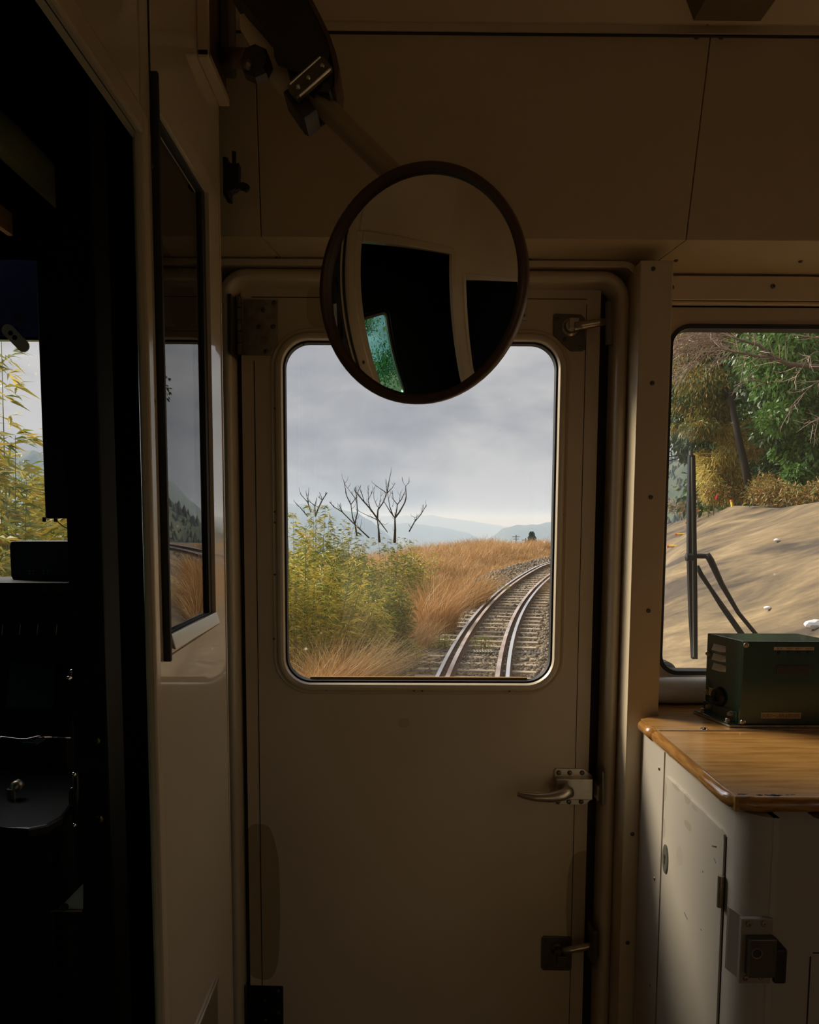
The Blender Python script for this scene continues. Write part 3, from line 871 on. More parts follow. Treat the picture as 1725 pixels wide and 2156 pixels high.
# key escutcheon
p = PX(1407, 1808, XC); q0 = PX(1407, 1778, XC); q1 = PX(1407, 1841, XC)
bm = B()
hh = (q0.z - q1.z) / 2; hw = .0115
ring = [(XC - .0036, p.y + hw * cos(t) * 1.0, p.z + hh * sin(t)) for t in [2 * pi * k / 28 for k in range(28)]]
prism(bm, ring, (-.0022, 0, 0), .0006)
esc = link('escutcheon', bm, mat('green_grey_metal', (.20, .21, .17), .35, metal=.6), cdoor)
bm = B()
cyl(bm, (XC - .0065, p.y, p.z + .004), (XC - .005, p.y, p.z + .004), .0035, 12)
box(bm, XC - .0065, XC - .005, p.y - .0014, p.y + .0014, p.z - .009, p.z + .003)
link('keyhole', bm, M['ink'], esc)
# narrow side panel with its screws
sy0 = dy1 + .0; s1 = PX(1362, 1900, XC); 
bm = B(); sp = PX(1400, 1700, XC)
box(bm, XC - .002, XC + .001, sp.y + .006, YPL - .003, .0, zb - .002, .0006); sdp = link('side_panel', bm, M['cupboard'], cb)
for (px, py) in ((1389, 1618), (1379, 1850), (1369, 2073)):
    part_screw(PX(px, py, XC - .002), (-1, 0, 0), sdp, .0035, 'steel')
# scuffs
bm = B()
for (a0, b0, a1, b1, th) in ((1500, 1781, 1509, 1783, .0014), (1504, 1807, 1508, 1818, .0006), (1480, 1834, 1481, 1837, .0012), (1441, 1921, 1448, 1936, .0010), (1476, 1956, 1477, 1959, .001)):
    a = PX(a0, b0, XC - .0037); c_ = PX(a1, b1, XC - .0037)
    tube(bm, [a, c_], th * .6, 5)
link('scuff_marks', bm, M['ink'], cdoor)['kind'] = 'stuff'
# latch on the rounded corner
lc = yb - .001
a = PY(1560, 1932, lc); b_ = PY(1620, 2068, lc)
bm = B(); box(bm, a.x, b_.x, lc - .003, lc + .004, b_.z, a.z, .0008)
lp = link('latch_plate', bm, M['latchmetal'], cb, label='metal latch plate')
a = PY(1569, 1965, lc); b_ = PY(1622, 2045, lc)
bm = B(); box(bm, a.x, b_.x, lc - .016, lc - .002, b_.z, a.z, .0015); lh = link('latch_case', bm, M['darksteel'], lp)
c = PY(1594, 2007, lc - .016)
bm = B(); lathe(bm, c, (0, -1, 0), [(.0070, 0), (.0070, .0012), (.0060, .0012), (.0060, 0)], 22, close=True); link('finger_hole_rim', bm, M['steel'], lh)
bm = B(); lathe(bm, c, (0, -1, 0), [(0, 0), (.006, 0), (.006, .0004), (0, .0004)], 22); link('finger_hole', bm, M['ink'], lh)
for (px, py) in ((1577, 1945), (1609, 1944), (1571, 2059), (1603, 2058)): part_screw(PY(px, py, lc - .003), (0, -1, 0), lp, .0042, 'steel')
bm = B(); a = PY(1546, 1925, lc); b_ = PY(1561, 2066, lc)
prism(bm, [(a.x, lc + .022, a.z), (b_.x, lc + .002, a.z - .004), (b_.x, lc + .002, b_.z), (a.x, lc + .022, b_.z + .006)], (.001, -.003, 0), .0005); link('wrap_flange', bm, M['cupboard'], lp)
a = PY(1628, 1993, yb + .02); b_ = PY(1650, 2065, yb + .02)
bm = B(); box(bm, a.x, b_.x, yb + .012, yb + .05, b_.z, a.z, .003); link('dark_block', bm, M['darkbrown'], cb)  # dark block set back beside the latch
# dark sheet for a shelf bracket's shadow under the worktop, and right-hand panel line
a = PY(1648, 1712, 1.08); b_ = PY(1697, 1728, 1.08)
bm = B(); prism(bm, [(a.x, yb + .004, zb - .001), (b_.x + .002, yb + .004, zb - .012), (b_.x + .002, yb + .055, zb - .012), (a.x, yb + .055, zb - .001)], (0, 0, .0015)); link('bracket_shadow', bm, M['brown'], cb)
a = PY(1706, 2005, yb + .062)
bm = B()
box(bm, a.x, a.x + .0018, yb + .0612, yb + .063, .05, a.z - .006); box(bm, a.x + .004, 1.24, yb + .0612, yb + .063, a.z - .0016, a.z)
link('front_door_gap', bm, M['gap'], cb)

# ================================================================== GREEN CONTROL BOX
b0 = PZ(1557, 1527, ZT + .004)
yf = b0.y; bx0 = b0.x
zt_ = PY(1555, 1350, yf).z
ybk = min(PZ(1490, 1333, zt_).y, 1.503)
SK = (bx0 - PY(1490, 1333, ybk).x) / (ybk - yf)          # the housing is slightly wider at the back on this side
bx1 = PZ(1684, 1335, zt_).x + SK * (ybk - yf)
def PLF(px, py):
    d = ray(px, py); t = (bx0 + yf * SK) / (d.x + SK * d.y); p = EYE + d * t; p.x = bx0; return p
gb = empty('control_box', (bx0 + .08, yf + .05, ZT), 'dark green metal control box with white louvres standing on the wooden worktop', 'control box')
bm = B(); box(bm, bx0, bx1, yf, ybk, ZT + .005, zt_, .0018); link('housing', bm, M['green'], gb)
bm = B(); box(bm, bx0 - .018, bx1 + .018, yf - .002, ybk + .004, ZT + .0005, ZT + .0045, .0008); bp_ = link('base_plate', bm, M['steel'], gb)
bm = B(); box(bm, bx0 - .018, bx0 + .001, yf + .004, ybk + .002, ZT + .0048, ZT + .0068, .0006); box(bm, bx0 - .0022, bx0 - .0002, yf + .006, ybk, ZT + .0068, ZT + .026, .0006)
fb = link('foot_bracket', bm, M['green'], gb)
def bolt(bm, c, ax_, r=.0042, h=.005):
    lathe(bm, c, ax_, [(r * 1.35, 0), (r * 1.35, .0012), (r, .0012), (r, h), (r * .7, h + .0015), (0, h + .0015)], 12)
for i, (c, ax_) in enumerate((((bx0 - .011, ybk - .012, ZT + .0068), (0, 0, 1)), ((bx0 - .011, yf + .014, ZT + .0068), (0, 0, 1)),
                              ((bx0 - .0022, ybk - .018, ZT + .017), (-1, 0, 0)), ((bx0 - .0022, yf + .018, ZT + .019), (-1, 0, 0)))):
    bm = B(); bolt(bm, c, ax_); link('bolt', bm, M['steel'], fb)
# louvres on the left side
for k in range(3):
    a = PLF(1503, 1356 + 21 * k)       # rear-top corner
    b_ = PLF(1528, 1371 + 21 * k)
    ya, yb2, z = a.y, b_.y, a.z
    z = PLF(1515, 1360 + 20.5 * k).z
    bm = B()
    hgt = .0105
    v = [(bx0, ya, z + .002), (bx0, yb2, z + .002), (bx0 - .0055, yb2 + .004, z - hgt + .003), (bx0 - .0055, ya - .004, z - hgt + .003)]
    prism(bm, v, (.0, .0, -.0016)); prism(bm, [(bx0 + .0005, ya, z), (bx0 - .0055, ya - .004, z - hgt + .002), (bx0 + .0005, ya, z - hgt + .002)], (0, .001, 0))
    prism(bm, [(bx0 + .0005, yb2, z), (bx0 - .0055, yb2 + .004, z - hgt + .002), (bx0 + .0005, yb2, z - hgt + .002)], (0, -.001, 0))
    link('louvre', bm, mat('pale_louvre_%d' % k, (.62, .64, .68), .35), gb, label='whitish louvre')
# side bolts, label with text grid, grommet
for (px, py) in ((1491, 1376), (1488, 1457)):
    p = PLF(px + 2, py); bm = B(); bolt(bm, (bx0 - .0002, min(p.y, ybk - .006), p.z), (-1, 0, 0), .0038, .003); link('bolt', bm, M['steel'], gb)
p0 = PLF(1494, 1447); p1 = PLF(1508, 1468)
p1z = PLF(1508, 1452).z
bm = B(); box(bm, bx0 - .0006, bx0, p1.y, p0.y, p1.z + .0, p0.z - .0, 0); sd = link('side_label', bm, M['label'], gb, label='small lettered plate')
bm = B()
hz = p0.z - p1.z
for i in range(4):
    zz = p1.z + hz * (.16 + .22 * i)
    for j in range(5):
        yy = p1.y + (p0.y - p1.y) * (.10 + .17 * j)
        box(bm, bx0 - .0009, bx0 - .0005, yy, yy + (p0.y - p1.y) * (.08 + .05 * ((i + j) % 2)), zz, zz + hz * .09)
link('lettering', bm, M['ink'], sd)
p = PLF(1516, 1467)
bm = B()
lathe(bm, (bx0, p.y, p.z), (-1, 0, 0), [(.0085, 0), (.0165, 0), (.0175, .003), (.0150, .007), (.0115, .008), (.0085, .006)], 28, close=True)
gm = link('cable_grommet', bm, M['rubber'], gb, smooth=True)
bm = B(); lathe(bm, (bx0 - .0005, p.y, p.z), (-1, 0, 0), [(0, 0), (.0087, 0), (.0087, .001), (0, .001)], 24); link('grommet_hole', bm, M['ink'], gm)
# front panel: corner screws, label plates, indicator holes, window
for (px, py, mm) in ((1554, 1358, 'brass'), (1546, 1520, 'brass')):
    p = PY(px, py, yf); bm = B(); lathe(bm, (max(p.x, bx0 + .0055), yf, p.z), (0, -1, 0), [(.0048, 0), (.0042, .002), (.002, .0034), (0, .0036)], 14); link('screw', bm, M['steel'], gb)
def front_plate(name, x0, y0, x1, y1, th, m, parent=gb, lab=None, bev=.0006):
    a = PY(x0, y0, yf); b_ = PY(x1, y1, yf); bm = B()
    box(bm, a.x, b_.x, yf - th, yf, b_.z, a.z, bev); return link(name, bm, m, parent, label=lab), a, b_
def text_mesh(s, width, height, loc, parent, m, rot=(pi / 2, 0, 0)):
    cu = bpy.data.curves.new('lettering', 'FONT'); cu.body = s; cu.size = .02; cu.extrude = .0; cu.align_x = 'LEFT'
    to = bpy.data.objects.new('lettering_tmp', cu); COL.objects.link(to)
    dg = bpy.context.evaluated_depsgraph_get(); dg.update()
    me = bpy.data.meshes.new_from_object(to.evaluated_get(dg)); bpy.data.objects.remove(to)
    if not len(me.vertices): return None
    xs_ = [v.co.x for v in me.vertices]; ys_ = [v.co.y for v in me.vertices]
    sx = width / (max(xs_) - min(xs_)); sy = height / (max(ys_) - min(ys_))
    R = Matrix.LocRotScale(None, None, None)
    from mathutils import Euler
    E = Euler(rot).to_matrix()
    x0_, y0_ = min(xs_), min(ys_)
    for v in me.vertices:
        v.co = E @ Vector(((v.co.x - x0_) * sx, (v.co.y - y0_) * sy, 0)) + Vector(loc)
    o = bpy.data.objects.new('lettering', me); COL.objects.link(o); me.materials.clear(); me.materials.append(m)
    o.parent = parent
    o.matrix_parent_inverse = Matrix.Translation(-world_loc(parent))
    return o
pl, a, b_ = front_plate('name_plate', 1603, 1500, 1686, 1513, .0009, mat('yellowed_label', (.50, .36, .17), .5))
text_mesh('DC用ホーム検知装置制御箱', (b_.x - a.x) * .95, (a.z - b_.z) * .72, (a.x + (b_.x - a.x) * .02, yf - .0011, b_.z + (a.z - b_.z) * .14), pl, M['ink'])
pl, a, b_ = front_plate('indicator_label', 1630, 1362, 1714, 1369, .0009, mat('cream_label', (.55, .45, .33), .5))
wd = b_.x - a.x
for (s, f0, f1) in (('電 源', .07, .20), ('開閉中', .31, .46), ('開閉不可', .53, .72), ('装置異常', .78, .97)):
    text_mesh(s, wd * (f1 - f0), (a.z - b_.z) * .62, (a.x + wd * f0, yf - .0011, b_.z + (a.z - b_.z) * .2), pl, M['ink'])
for px in (1640, 1661, 1682, 1703):
    p = PY(px, 1374, yf); bm = B(); lathe(bm, (p.x, yf, p.z), (0, -1, 0), [(0, 0), (.0028, 0), (.0028, .0010), (0, .0012)], 16); link('indicator_lamp', bm, M['black'], gb)
front_plate('display_window', 1636, 1400, 1706, 1421, .0012, mat('smoked_display', (.036, .034, .034), .25))

def shear_box(o):
    for ch in o.children:
        if ch.type == 'MESH':
            for v in ch.data.vertices: v.co.x -= (v.co.y - yf) * SK
        shear_box(ch)
bpy.context.view_layer.update()
shear_box(gb)
# ================================================================== GREY DUCT ALONG THE WINDSCREEN FOOT
p = PY(1450, 1458, 1.525)
rr_ = (PY(1440, 1421, 1.54).z - ZT) / 2
bm = B(); tube(bm, [(px1 + .004, 1.5415, ZT + rr_ - .002), (1.22, 1.5415, ZT + rr_ - .002)], rr_ - .003, 36)
o = link('heater_duct', bm, M['greypaint'], autosmooth=40); tag(o, 'pale grey round duct lying on the worktop at the foot of the right windscreen', 'duct')

# ================================================================== CONVEX MIRROR
MD = .936
MC = PY(868.2, 599.6, MD)
mr_out = .1305
az, el = .468, .105
mn = Vector((-sin(az) * cos(el), -cos(az) * cos(el), -sin(el)))
mi = empty('convex_mirror', MC, 'large round convex mirror in a brown rim hanging before the door window', 'mirror')
RC = .48
Rg = .1205
sag = RC - sqrt(RC * RC - Rg * Rg)
prof = []
for k in range(25):
    r_ = Rg * k / 24
    prof.append((r_, (sqrt(RC * RC - r_ * r_) - RC)))
bm = B(); lathe(bm, MC, mn, prof, 96); link('mirror_glass', bm, M['mirror'], mi, smooth=True, recalc=True)
bm = B()
lathe(bm, MC, mn, [(.1200, -.020), (.1202, -.0135), (.1215, -.0090), (.1250, -.0075), (.1285, -.009), (mr_out, -.013), (mr_out, -.021), (.126, -.026), (.1200, -.026)], 72, close=True)
link('rim', bm, M['brown'], mi, smooth=True)
bm = B()
lathe(bm, MC, mn, [(.1290, -.021), (.121, -.030), (.09, -.036), (.04, -.041), (0, -.042)], 48); 
lathe(bm, MC - mn * .040, -mn, [(0, 0), (.026, 0), (.026, .012), (0, .012)], 24)
link('back_shell', bm, M['darkbrown'], mi, smooth=True)
bk = MC - mn * .052
bm = B()
A0 = PY(655, 196, 1.04); A1 = PY(812, 352, 1.04)
d_ = (A1 - A0)
tube(bm, [A0 - d_ * .12, A0, A1, A0 + d_ * 1.12, A0 + d_ * 1.22 + Vector((0, -.004, -.006)), bk + Vector((-.004, .022, .018)), bk], .0132, 20)
link('arm', bm, M['armpaint'], mi, smooth=True)
# clamp housing that holds the arm
def pxpoly(name, pts, Y, th, m, parent, bev=.004, seg=3, smooth=30, label=None):
    bm = B(); prism(bm, [tuple(PY(px, py, Y)) for px, py in pts], (0, th, 0), bev)
    return link(name, bm, m, parent, autosmooth=smooth, label=label)
ah = empty('mirror_bracket', PX(455, 60, XW), 'dark brown curved bracket on the partition holding the mirror arm', 'bracket')
pxpoly('hood', [(470, -60), (615, -40), (645, 0), (664, 26), (684, 62), (700, 98), (709, 128), (711, 155), (706, 180), (694, 198), (668, 186), (625, 178), (610, 165), (606, 132), (596, 108), (574, 80), (545, 46), (510, 6)], 1.012, .070, M['darkbrown'], ah, .012)
pxpoly('edge_band', [(645, -6), (655, -8), (676, 34), (694, 72), (708, 112), (715, 140), (713, 165), (706, 186), (700, 186), (708, 155), (702, 118), (688, 80), (668, 38)], 1.009, .076, M['brown'], ah, .002)
pxpoly('cream_strap', [(503, 28), (527, 22), (548, 44), (578, 80), (600, 108), (610, 134), (613, 168), (598, 196), (583, 180), (560, 150), (530, 100), (505, 60)], 1.040, .02, M['trim'], ah, .004)
pxpoly('lower_jaw', [(596, 192), (612, 178), (634, 202), (650, 216), (655, 214), (667, 229), (650, 243), (641, 248), (632, 244), (622, 228)], 1.006, .05, M['darkbrown'], ah, .004)
cl0 = PY(622, 196, .996); cl1 = PY(686, 139, .996); cc = (cl0 + cl1) / 2; dx_ = (cl1 - cl0).normalized(); dyy = Vector((0, 1, 0)); dz_ = dx_.cross(dyy).normalized()
bm = B(); obox(bm, cc, dx_, dyy, dz_, (cl1 - cl0).length / 2 + .004, .006, .0085, .002); ck = link('clip', bm, M['darksteel'], ah)
bm = B()
for s_ in (-1, 1): tube(bm, [cl0 + dz_ * .0085 * s_ + Vector((0, -.006, 0)), cl1 + dz_ * .0085 * s_ + Vector((0, -.006, 0))], .0016, 8)
link('clip_edge', bm, M['satin'], ck)
for t in (.12, .45, .9):
    part_screw(cl0.lerp(cl1, t) + Vector((0, -.0062, 0)), (0, -1, 0), ck, .003, 'chrome')
ra = Vector((XW - .001, 1.18, PX(462, 118, XW).z)); ra.y = PX(462, 118, XW).y; rb = PY(560, 128, 1.06)
bm = B(); tube(bm, [ra, rb], .013, 16); link('mount_rod', bm, M['brown'], ah, smooth=True)
bm = B(); c = PY(537, 128, 1.02); lathe(bm, c + Vector((0, .02, 0)), (0, -1, 0), [(0, 0), (.017, 0), (.019, .004), (.019, .02), (.015, .026), (0, .027)], 8); link('knob', bm, M['darkbrown'], ah)
c = PY(523, 138, 1.015); bm = B(); lathe(bm, c, (0, -1, 0), [(0, 0), (.0055, 0), (.005, .006), (0, .008)], 10); link('wing_screw', bm, M['darksteel'], ah)
pa = PX(418, 105, XW); pb = PX(461, 184, XW)
bm = B()
box(bm, XW, XW + .012, pa.y, pb.y, pa.z, 2.40, .003); link('mounting_plate', bm, M['brown'], ah)
bm = B()
box(bm, XW, XW + .016, pa.y - .008, pa.y, pa.z - .012, 2.40, .002); box(bm, XW, XW + .016, pa.y - .008, pb.y, pa.z - .014, pa.z - .002, .002)
link('plate_frame', bm, M['trim'], ah)
bm = B(); box(bm, XW + .012, XW + .03, pb.y - .05, pb.y - .01, pa.z + .02, pa.z + .16, .004); link('clamp_block', bm, M['darksteel'], ah)

# ================================================================== COAT HOOK
q = PY(480, 370, 1.30)
ch = empty('coat_hook', q, 'small black hook at the end of the partition beside the upper lining', 'hook')
def hk(name, pts, Y, th, bev=.0008): 
    bm = B(); prism(bm, [tuple(PY(px, py, Y)) for px, py in pts], (0, th, 0), bev); link(name, bm, M['black'], ch)
hk('back_plate', [(469, 329), (479, 331), (480, 411), (470, 409)], 1.285, .035)
hk('body', [(479, 343), (503, 343), (502, 384), (497, 396), (484, 402), (479, 402)], 1.29, .018)
hk('pin', [(488, 317), (496, 318), (496, 345), (489, 345)], 1.292, .006)
hk('hook_tip', [(500, 384), (512, 383), (520, 386), (525, 391), (524, 396), (517, 402), (511, 398), (505, 395), (496, 400), (492, 396)], 1.292, .008)

# ================================================================== CEILING BOX
a = PY(1462, 41, 1.30); b_ = PY(1603, 45, 1.30)
bm = B(); prism(bm, [(a.x, 1.305, a.z), (b_.x, 1.305, a.z), (b_.x + .03, 1.305, a.z + .07), (a.x - .03, 1.305, a.z + .07)], (0, -.26, 0), .004)
tag(link('ceiling_vent', bm, M['vent'], autosmooth=30), 'dark flared box hanging from the ceiling above the right windscreen', 'ceiling box')

# ================================================================== WINDSCREEN WIPER (outside)
YW = 1.72
wp = empty('windscreen_wiper', PY(1575, 1420, YW), 'black windscreen wiper with an upright blade and two arms outside the right windscreen', 'wiper')
def wtube(name, pts, rad, n=8, m='black', Y=YW, par=wp):
    bm = B(); tube(bm, [PY(px, py, Y) for px, py in pts], rad, n); return link(name, bm, M[m], par, smooth=True)
bm = B(); prism(bm, [tuple(PY(px, py, YW - .02)) for px, py in ((1452, 958), (1465, 958), (1467, 1100), (1469, 1250), (1470, 1388), (1459, 1388), (1454, 1300), (1450, 1180), (1450, 1070))], (0, .012, 0), .001)
bl = link('blade', bm, M['black'], wp)
bm = B(); prism(bm, [tuple(PY(px, py, YW - .026)) for px, py in ((1457, 962), (1460, 962), (1463, 1384), (1461, 1384))], (0, .008, 0)); link('wiping_lip', bm, mat('grey_rubber', (.05, .05, .05), .5), bl)
bm = B(); prism(bm, [tuple(PY(px, py, YW - .02)) for px, py in ((1454, 949), (1460, 949), (1460, 960), (1454, 960))], (0, .008, 0)); link('end_clip', bm, M['darksteel'], bl)
bm = B(); c = PY(1449, 1173, YW - .03); lathe(bm, c, (-1, 0, 0), [(0, -.01), (.008, -.01), (.008, .004), (0, .006)], 12); link('pivot', bm, M['black'], wp)
wtube('link_arm', [(1450, 1170), (1490, 1171), (1496, 1172)], .0055)
wtube('wiper_arm', [(1489, 1167), (1497, 1180), (1520, 1230), (1555, 1290), (1592, 1335), (1650, 1440)], [.007, .0075, .006, .0045, .0045, .006])
wtube('wiper_arm', [(1468, 1192), (1477, 1210), (1497, 1240), (1520, 1275), (1562, 1335), (1615, 1440)], [.005, .0052, .0045, .006, .0065, .007])
# dark round lamp cover outside, by the pillar foot
c = PY(1402, 1414, 1.74)
bm = B(); lathe(bm, c, (0, -1, 0), [(0, -.03), (.022, -.03), (.022, .004), (.017, .010), (0, .013)], 24)
lo_ = tag(link('outside_lamp', bm, M['black'], smooth=False), 'black round lamp housing outside the windscreen beside the foot of the pillar', 'lamp')
bm = B(); box(bm, .40, 1.2, 1.62, 1.86, .0, c.z - .024, .004); struct('trim_17', bm, M['cab'])

# ================================================================== DRIVER'S CAB (left, dark)
YC = 1.46
a = PY(74, 500, YC); b_ = PY(150, 1092, YC)
eq = empty('equipment_cabinet', ((a.x + b_.x) / 2, YC, b_.z), 'tall narrow black equipment cabinet covering the right edge of the driver windscreen', 'cabinet')
bm = B(); box(bm, a.x, b_.x + .005, YC, YC + .10, b_.z, a.z, .003); link('housing', bm, M['black'], eq)
bm = B(); prism(bm, [(a.x, YC, b_.z + .001), (a.x, YC, a.z - .04), (a.x - .008, YC + .03, a.z - .04), (a.x - .008, YC + .03, b_.z + .001)], (0, .002, 0)); link('edge_strip', bm, mat('brown_grey_strip', (.16, .12, .10), .4), eq)
bm = B(); e_ = PY(144, 1000, YC - .001); box(bm, e_.x - .001, e_.x + .0012, YC - .002, YC + .001, b_.z, PY(144, 730, YC).z); link('bright_seam', bm, mat('pale_seam', (.5, .6, .65), .3), eq)
for px in (93, 117):
    c = PY(px, 1092, YC + .03); bm = B(); cyl(bm, (c.x, YC + .03, b_.z - .006), (c.x, YC + .03, b_.z + .002), .0035, 10); link('foot_screw', bm, M['black'], eq)
bm = B(); tube(bm, [PY(118, 1094, YC + .03), PY(124, 1101, YC + .03), PY(134, 1109, YC + .03), PY(148, 1114, YC + .03)], .0009, 6); link('wire', bm, M['black'], eq)
# small console with rounded corners
YS = 1.50
pts = [(20, 1150), (22, 1141), (27, 1139.5), (152, 1139.5), (152, 1225), (33, 1225), (30, 1220), (23, 1213)]
cn = empty('meter_unit', PY(80, 1222, YS), 'black meter unit with rounded corners on the ledge of the driver windscreen', 'meter')
bm = B(); prism(bm, [tuple(PY(px, py, YS)) for px, py in pts], (0, .06, 0), .002); link('housing', bm, M['black'], cn)
bm = B(); 
for i in range(6): c = PY(54 + 16 * i, 1177, YS - .0005); lathe(bm, c, (0, -1, 0), [(0, 0), (.0012, 0), (0, .0008)], 8)
link('indicator_dots', bm, M['darksteel'], cn)
bm = B()
for (u_, v_) in ((62, 1202), (70, 1202), (92, 1202), (101, 1202), (62, 1208), (70, 1208), (92, 1208), (101, 1208)):
    c = PY(u_, v_, YS - .0005); box(bm, c.x - .002, c.x + .002, YS - .001, YS, c.z - .0012, c.z + .0012)
link('button_marks', bm, M['darksteel'], cn)
# ledge, control desk
zl = PY(60, 1224, 1.45).z
bm = B(); box(bm, -1.24, xs(150, 1222, 1.45), 1.43, 1.574, zl - .02, zl - .001, .002)
tag(link('window_ledge', bm, M['cab'], autosmooth=30), 'dark metal ledge along the foot of the driver windscreen', 'ledge')
dk = empty('control_desk', (-.85, 1.35, 0), "driver's black control desk below the windscreen ledge", 'control desk')
xr_ = xs(150, 1400, 1.36)
bm = B(); prism(bm, [(xr_, 1.43, zl - .02), (xr_, 1.57, zl - .02), (xr_, 1.57, 0.0), (xr_, 1.33, 0.0), (xr_, 1.33, 1.02), (xr_, 1.36, 1.06)], (-1.24 - xr_, 0, 0), .004); link('desk_body', bm, M['cab'], dk)
for px in (4, 41, 78, 118):     # edges of the upright switch plates
    c0 = PY(px, 1336, 1.385); c1 = PY(px + 2, 1315, 1.40)
    bm = B(); tube(bm, [c0, c1], .0007, 6); link('switch_edge', bm, M['satin'], dk)
a = PY(12, 1395, 1.37); 
bm = B(); z0 = PY(60, 1490, 1.355).z; z1 = PY(60, 1395, 1.375).z
prism(bm, [(PY(12, 1490, 1.355).x, 1.357, z0), (PY(112, 1490, 1.355).x, 1.357, z0), (PY(112, 1395, 1.375).x, 1.384, z1), (PY(18, 1395, 1.375).x, 1.384, z1)], (0, -.004, 0), .001); link('gauge_panel', bm, M['cabgloss'], dk)
bm = B(); tube(bm, [PY(-20, 1553, 1.30), PY(5, 1553, 1.30), PY(40, 1557, 1.30), PY(58, 1557, 1.30), PY(80, 1552, 1.30), PY(110, 1552, 1.31)], [.0022, .0026, .0022, .0024, .0026, .0018], 10); tube(bm, [PY(100, 1552, 1.31), PY(149, 1553.5, 1.315)], .0009, 6)
rl = link('handrail', bm, M['chrome'], dk, smooth=True)
bm = B(); a = PY(48, 1560, 1.30); b_ = PY(80, 1568, 1.30); box(bm, a.x, b_.x, 1.295, 1.33, b_.z, a.z, .002); link('lever_block', bm, mat('teal_dark_plastic', (.02, .05, .055), .3), dk)
for (px, py) in ((149, 1416), (142, 1430)):  # chrome knobs added to stand in for two highlights
    c = PY(px, py, 1.34); bm = B(); lathe(bm, c + Vector((0, .03, 0)), (0, -1, 0), [(0, 0), (.005, 0), (.0055, .02), (.004, .028), (0, .030)], 14); link('highlight_knob', bm, M['chrome'], dk, smooth=True)
# rounded shelf with a brake handle
ZD = .985
pts = [PZ(px, py, ZD) for px, py in ((-40, 1620), (60, 1615), (150, 1618), (158, 1650), (152, 1690), (132, 1718), (100, 1736), (60, 1744), (10, 1742), (-40, 1738))]
bm = B(); prism(bm, [tuple(p) for p in pts], (0, 0, -.014), .003)
tb = empty('side_shelf', pts[2], 'black rounded shelf with glossy top beside the driver desk', 'shelf'); link('shelf_top', bm, M['cabgloss'], tb)
bm = B(); pc = PZ(60, 1680, ZD); box(bm, pc.x - .05, pc.x + .05, pc.y - .04, pc.y + .04, .0, ZD - .015, .004); link('shelf_stand', bm, M['cab'], tb)
bh = empty('brake_handle', PZ(34, 1658, ZD), 'small worn metal handle lying on the black rounded shelf', 'handle')
bm = B(); a = PZ(24, 1666, ZD + .012); b_ = PZ(44, 1646, ZD + .022); tube(bm, [a, a.lerp(b_, .5), b_], [.005, .009, .006], 12); link('grip', bm, M['steel'], bh, smooth=True)
bm = B(); cyl(bm, (a.x, a.y, ZD + .0005), (a.x, a.y, ZD + .016), .006, 12); link('stem', bm, M['darksteel'], bh)
# upright grab handle
gh = empty('grab_handle', PY(158, 1680, 1.12), 'thin upright black grab handle beside the rounded shelf', 'grab handle')
bm = B(); a = PY(160, 1628, 1.12); b_ = PY(160, 1738, 1.12); tube(bm, [a, b_], .0042, 12); link('bar', bm, M['cabgloss'], gh, smooth=True)
bm = B(); tube(bm, [PY(158, 1660, 1.12), PY(151, 1662, 1.12), PY(149, 1668, 1.12), PY(149, 1690, 1.12), PY(152, 1696, 1.12), PY(158, 1697, 1.12)], .003, 10); link('loop', bm, M['cabgloss'], gh, smooth=True)
for py in (1630, 1737):
    c = PY(157, py, 1.115); bm = B(); lathe(bm, c, (0, -1, 0), [(0, 0), (.004, 0), (.003, .004), (0, .005)], 10); link('end_cap', bm, M['chrome'], gh, smooth=True)
# partition post inside the cab that carries the handle and latches
bm = B(); xa = PY(163, 1700, 1.14).x; xb = PY(235, 1700, 1.14).x
box(bm, xa, xb, 1.135, 1.20, .0, 2.4, .004); struct('trim_18', bm, M['cab'])
for (px, py, lab) in ((205, 1559, 'small brass latch bolt on the black post, upper one'), (211, 1723, 'small brass latch bolt on the black post, lower one')):
    c = PY(px, py, 1.1345); bm = B(); lathe(bm, c, (0, -1, 0), [(0, -.001), (.0055, -.001), (.0055, .003), (.003, .005), (0, .005)], 12); tag(link('latch_bolt', bm, M['brass']), lab, 'bolt', 'brass bolts on the cab post')
# pale triangular gusset low in the cab
gs = empty('gusset_plate', PY(150, 1912, 1.125), 'pale grey triangular metal plate low in the dark cab', 'metal plate')
bm = B(); prism(bm, [tuple(PY(px, py, 1.130)) for px, py in ((124, 1913), (173, 1915), (173, 1863))], (0, .004, 0)); link('plate', bm, mat('pale_metal', (.5, .5, .52), .35, metal=.2), gs)
bm = B(); c = PY(138, 1908, 1.130); lathe(bm, c, (0, -1, 0), [(0, -.001), (.0048, -.001), (.0048, .006), (0, .009)], 12); link('knob', bm, M['black'], gs)
bm = B(); tube(bm, [PY(107, 1921, 1.125), PY(114, 1917, 1.125), PY(173, 1919, 1.125)], .002, 8); link('edge_rod', bm, M['darksteel'], gs, smooth=True)
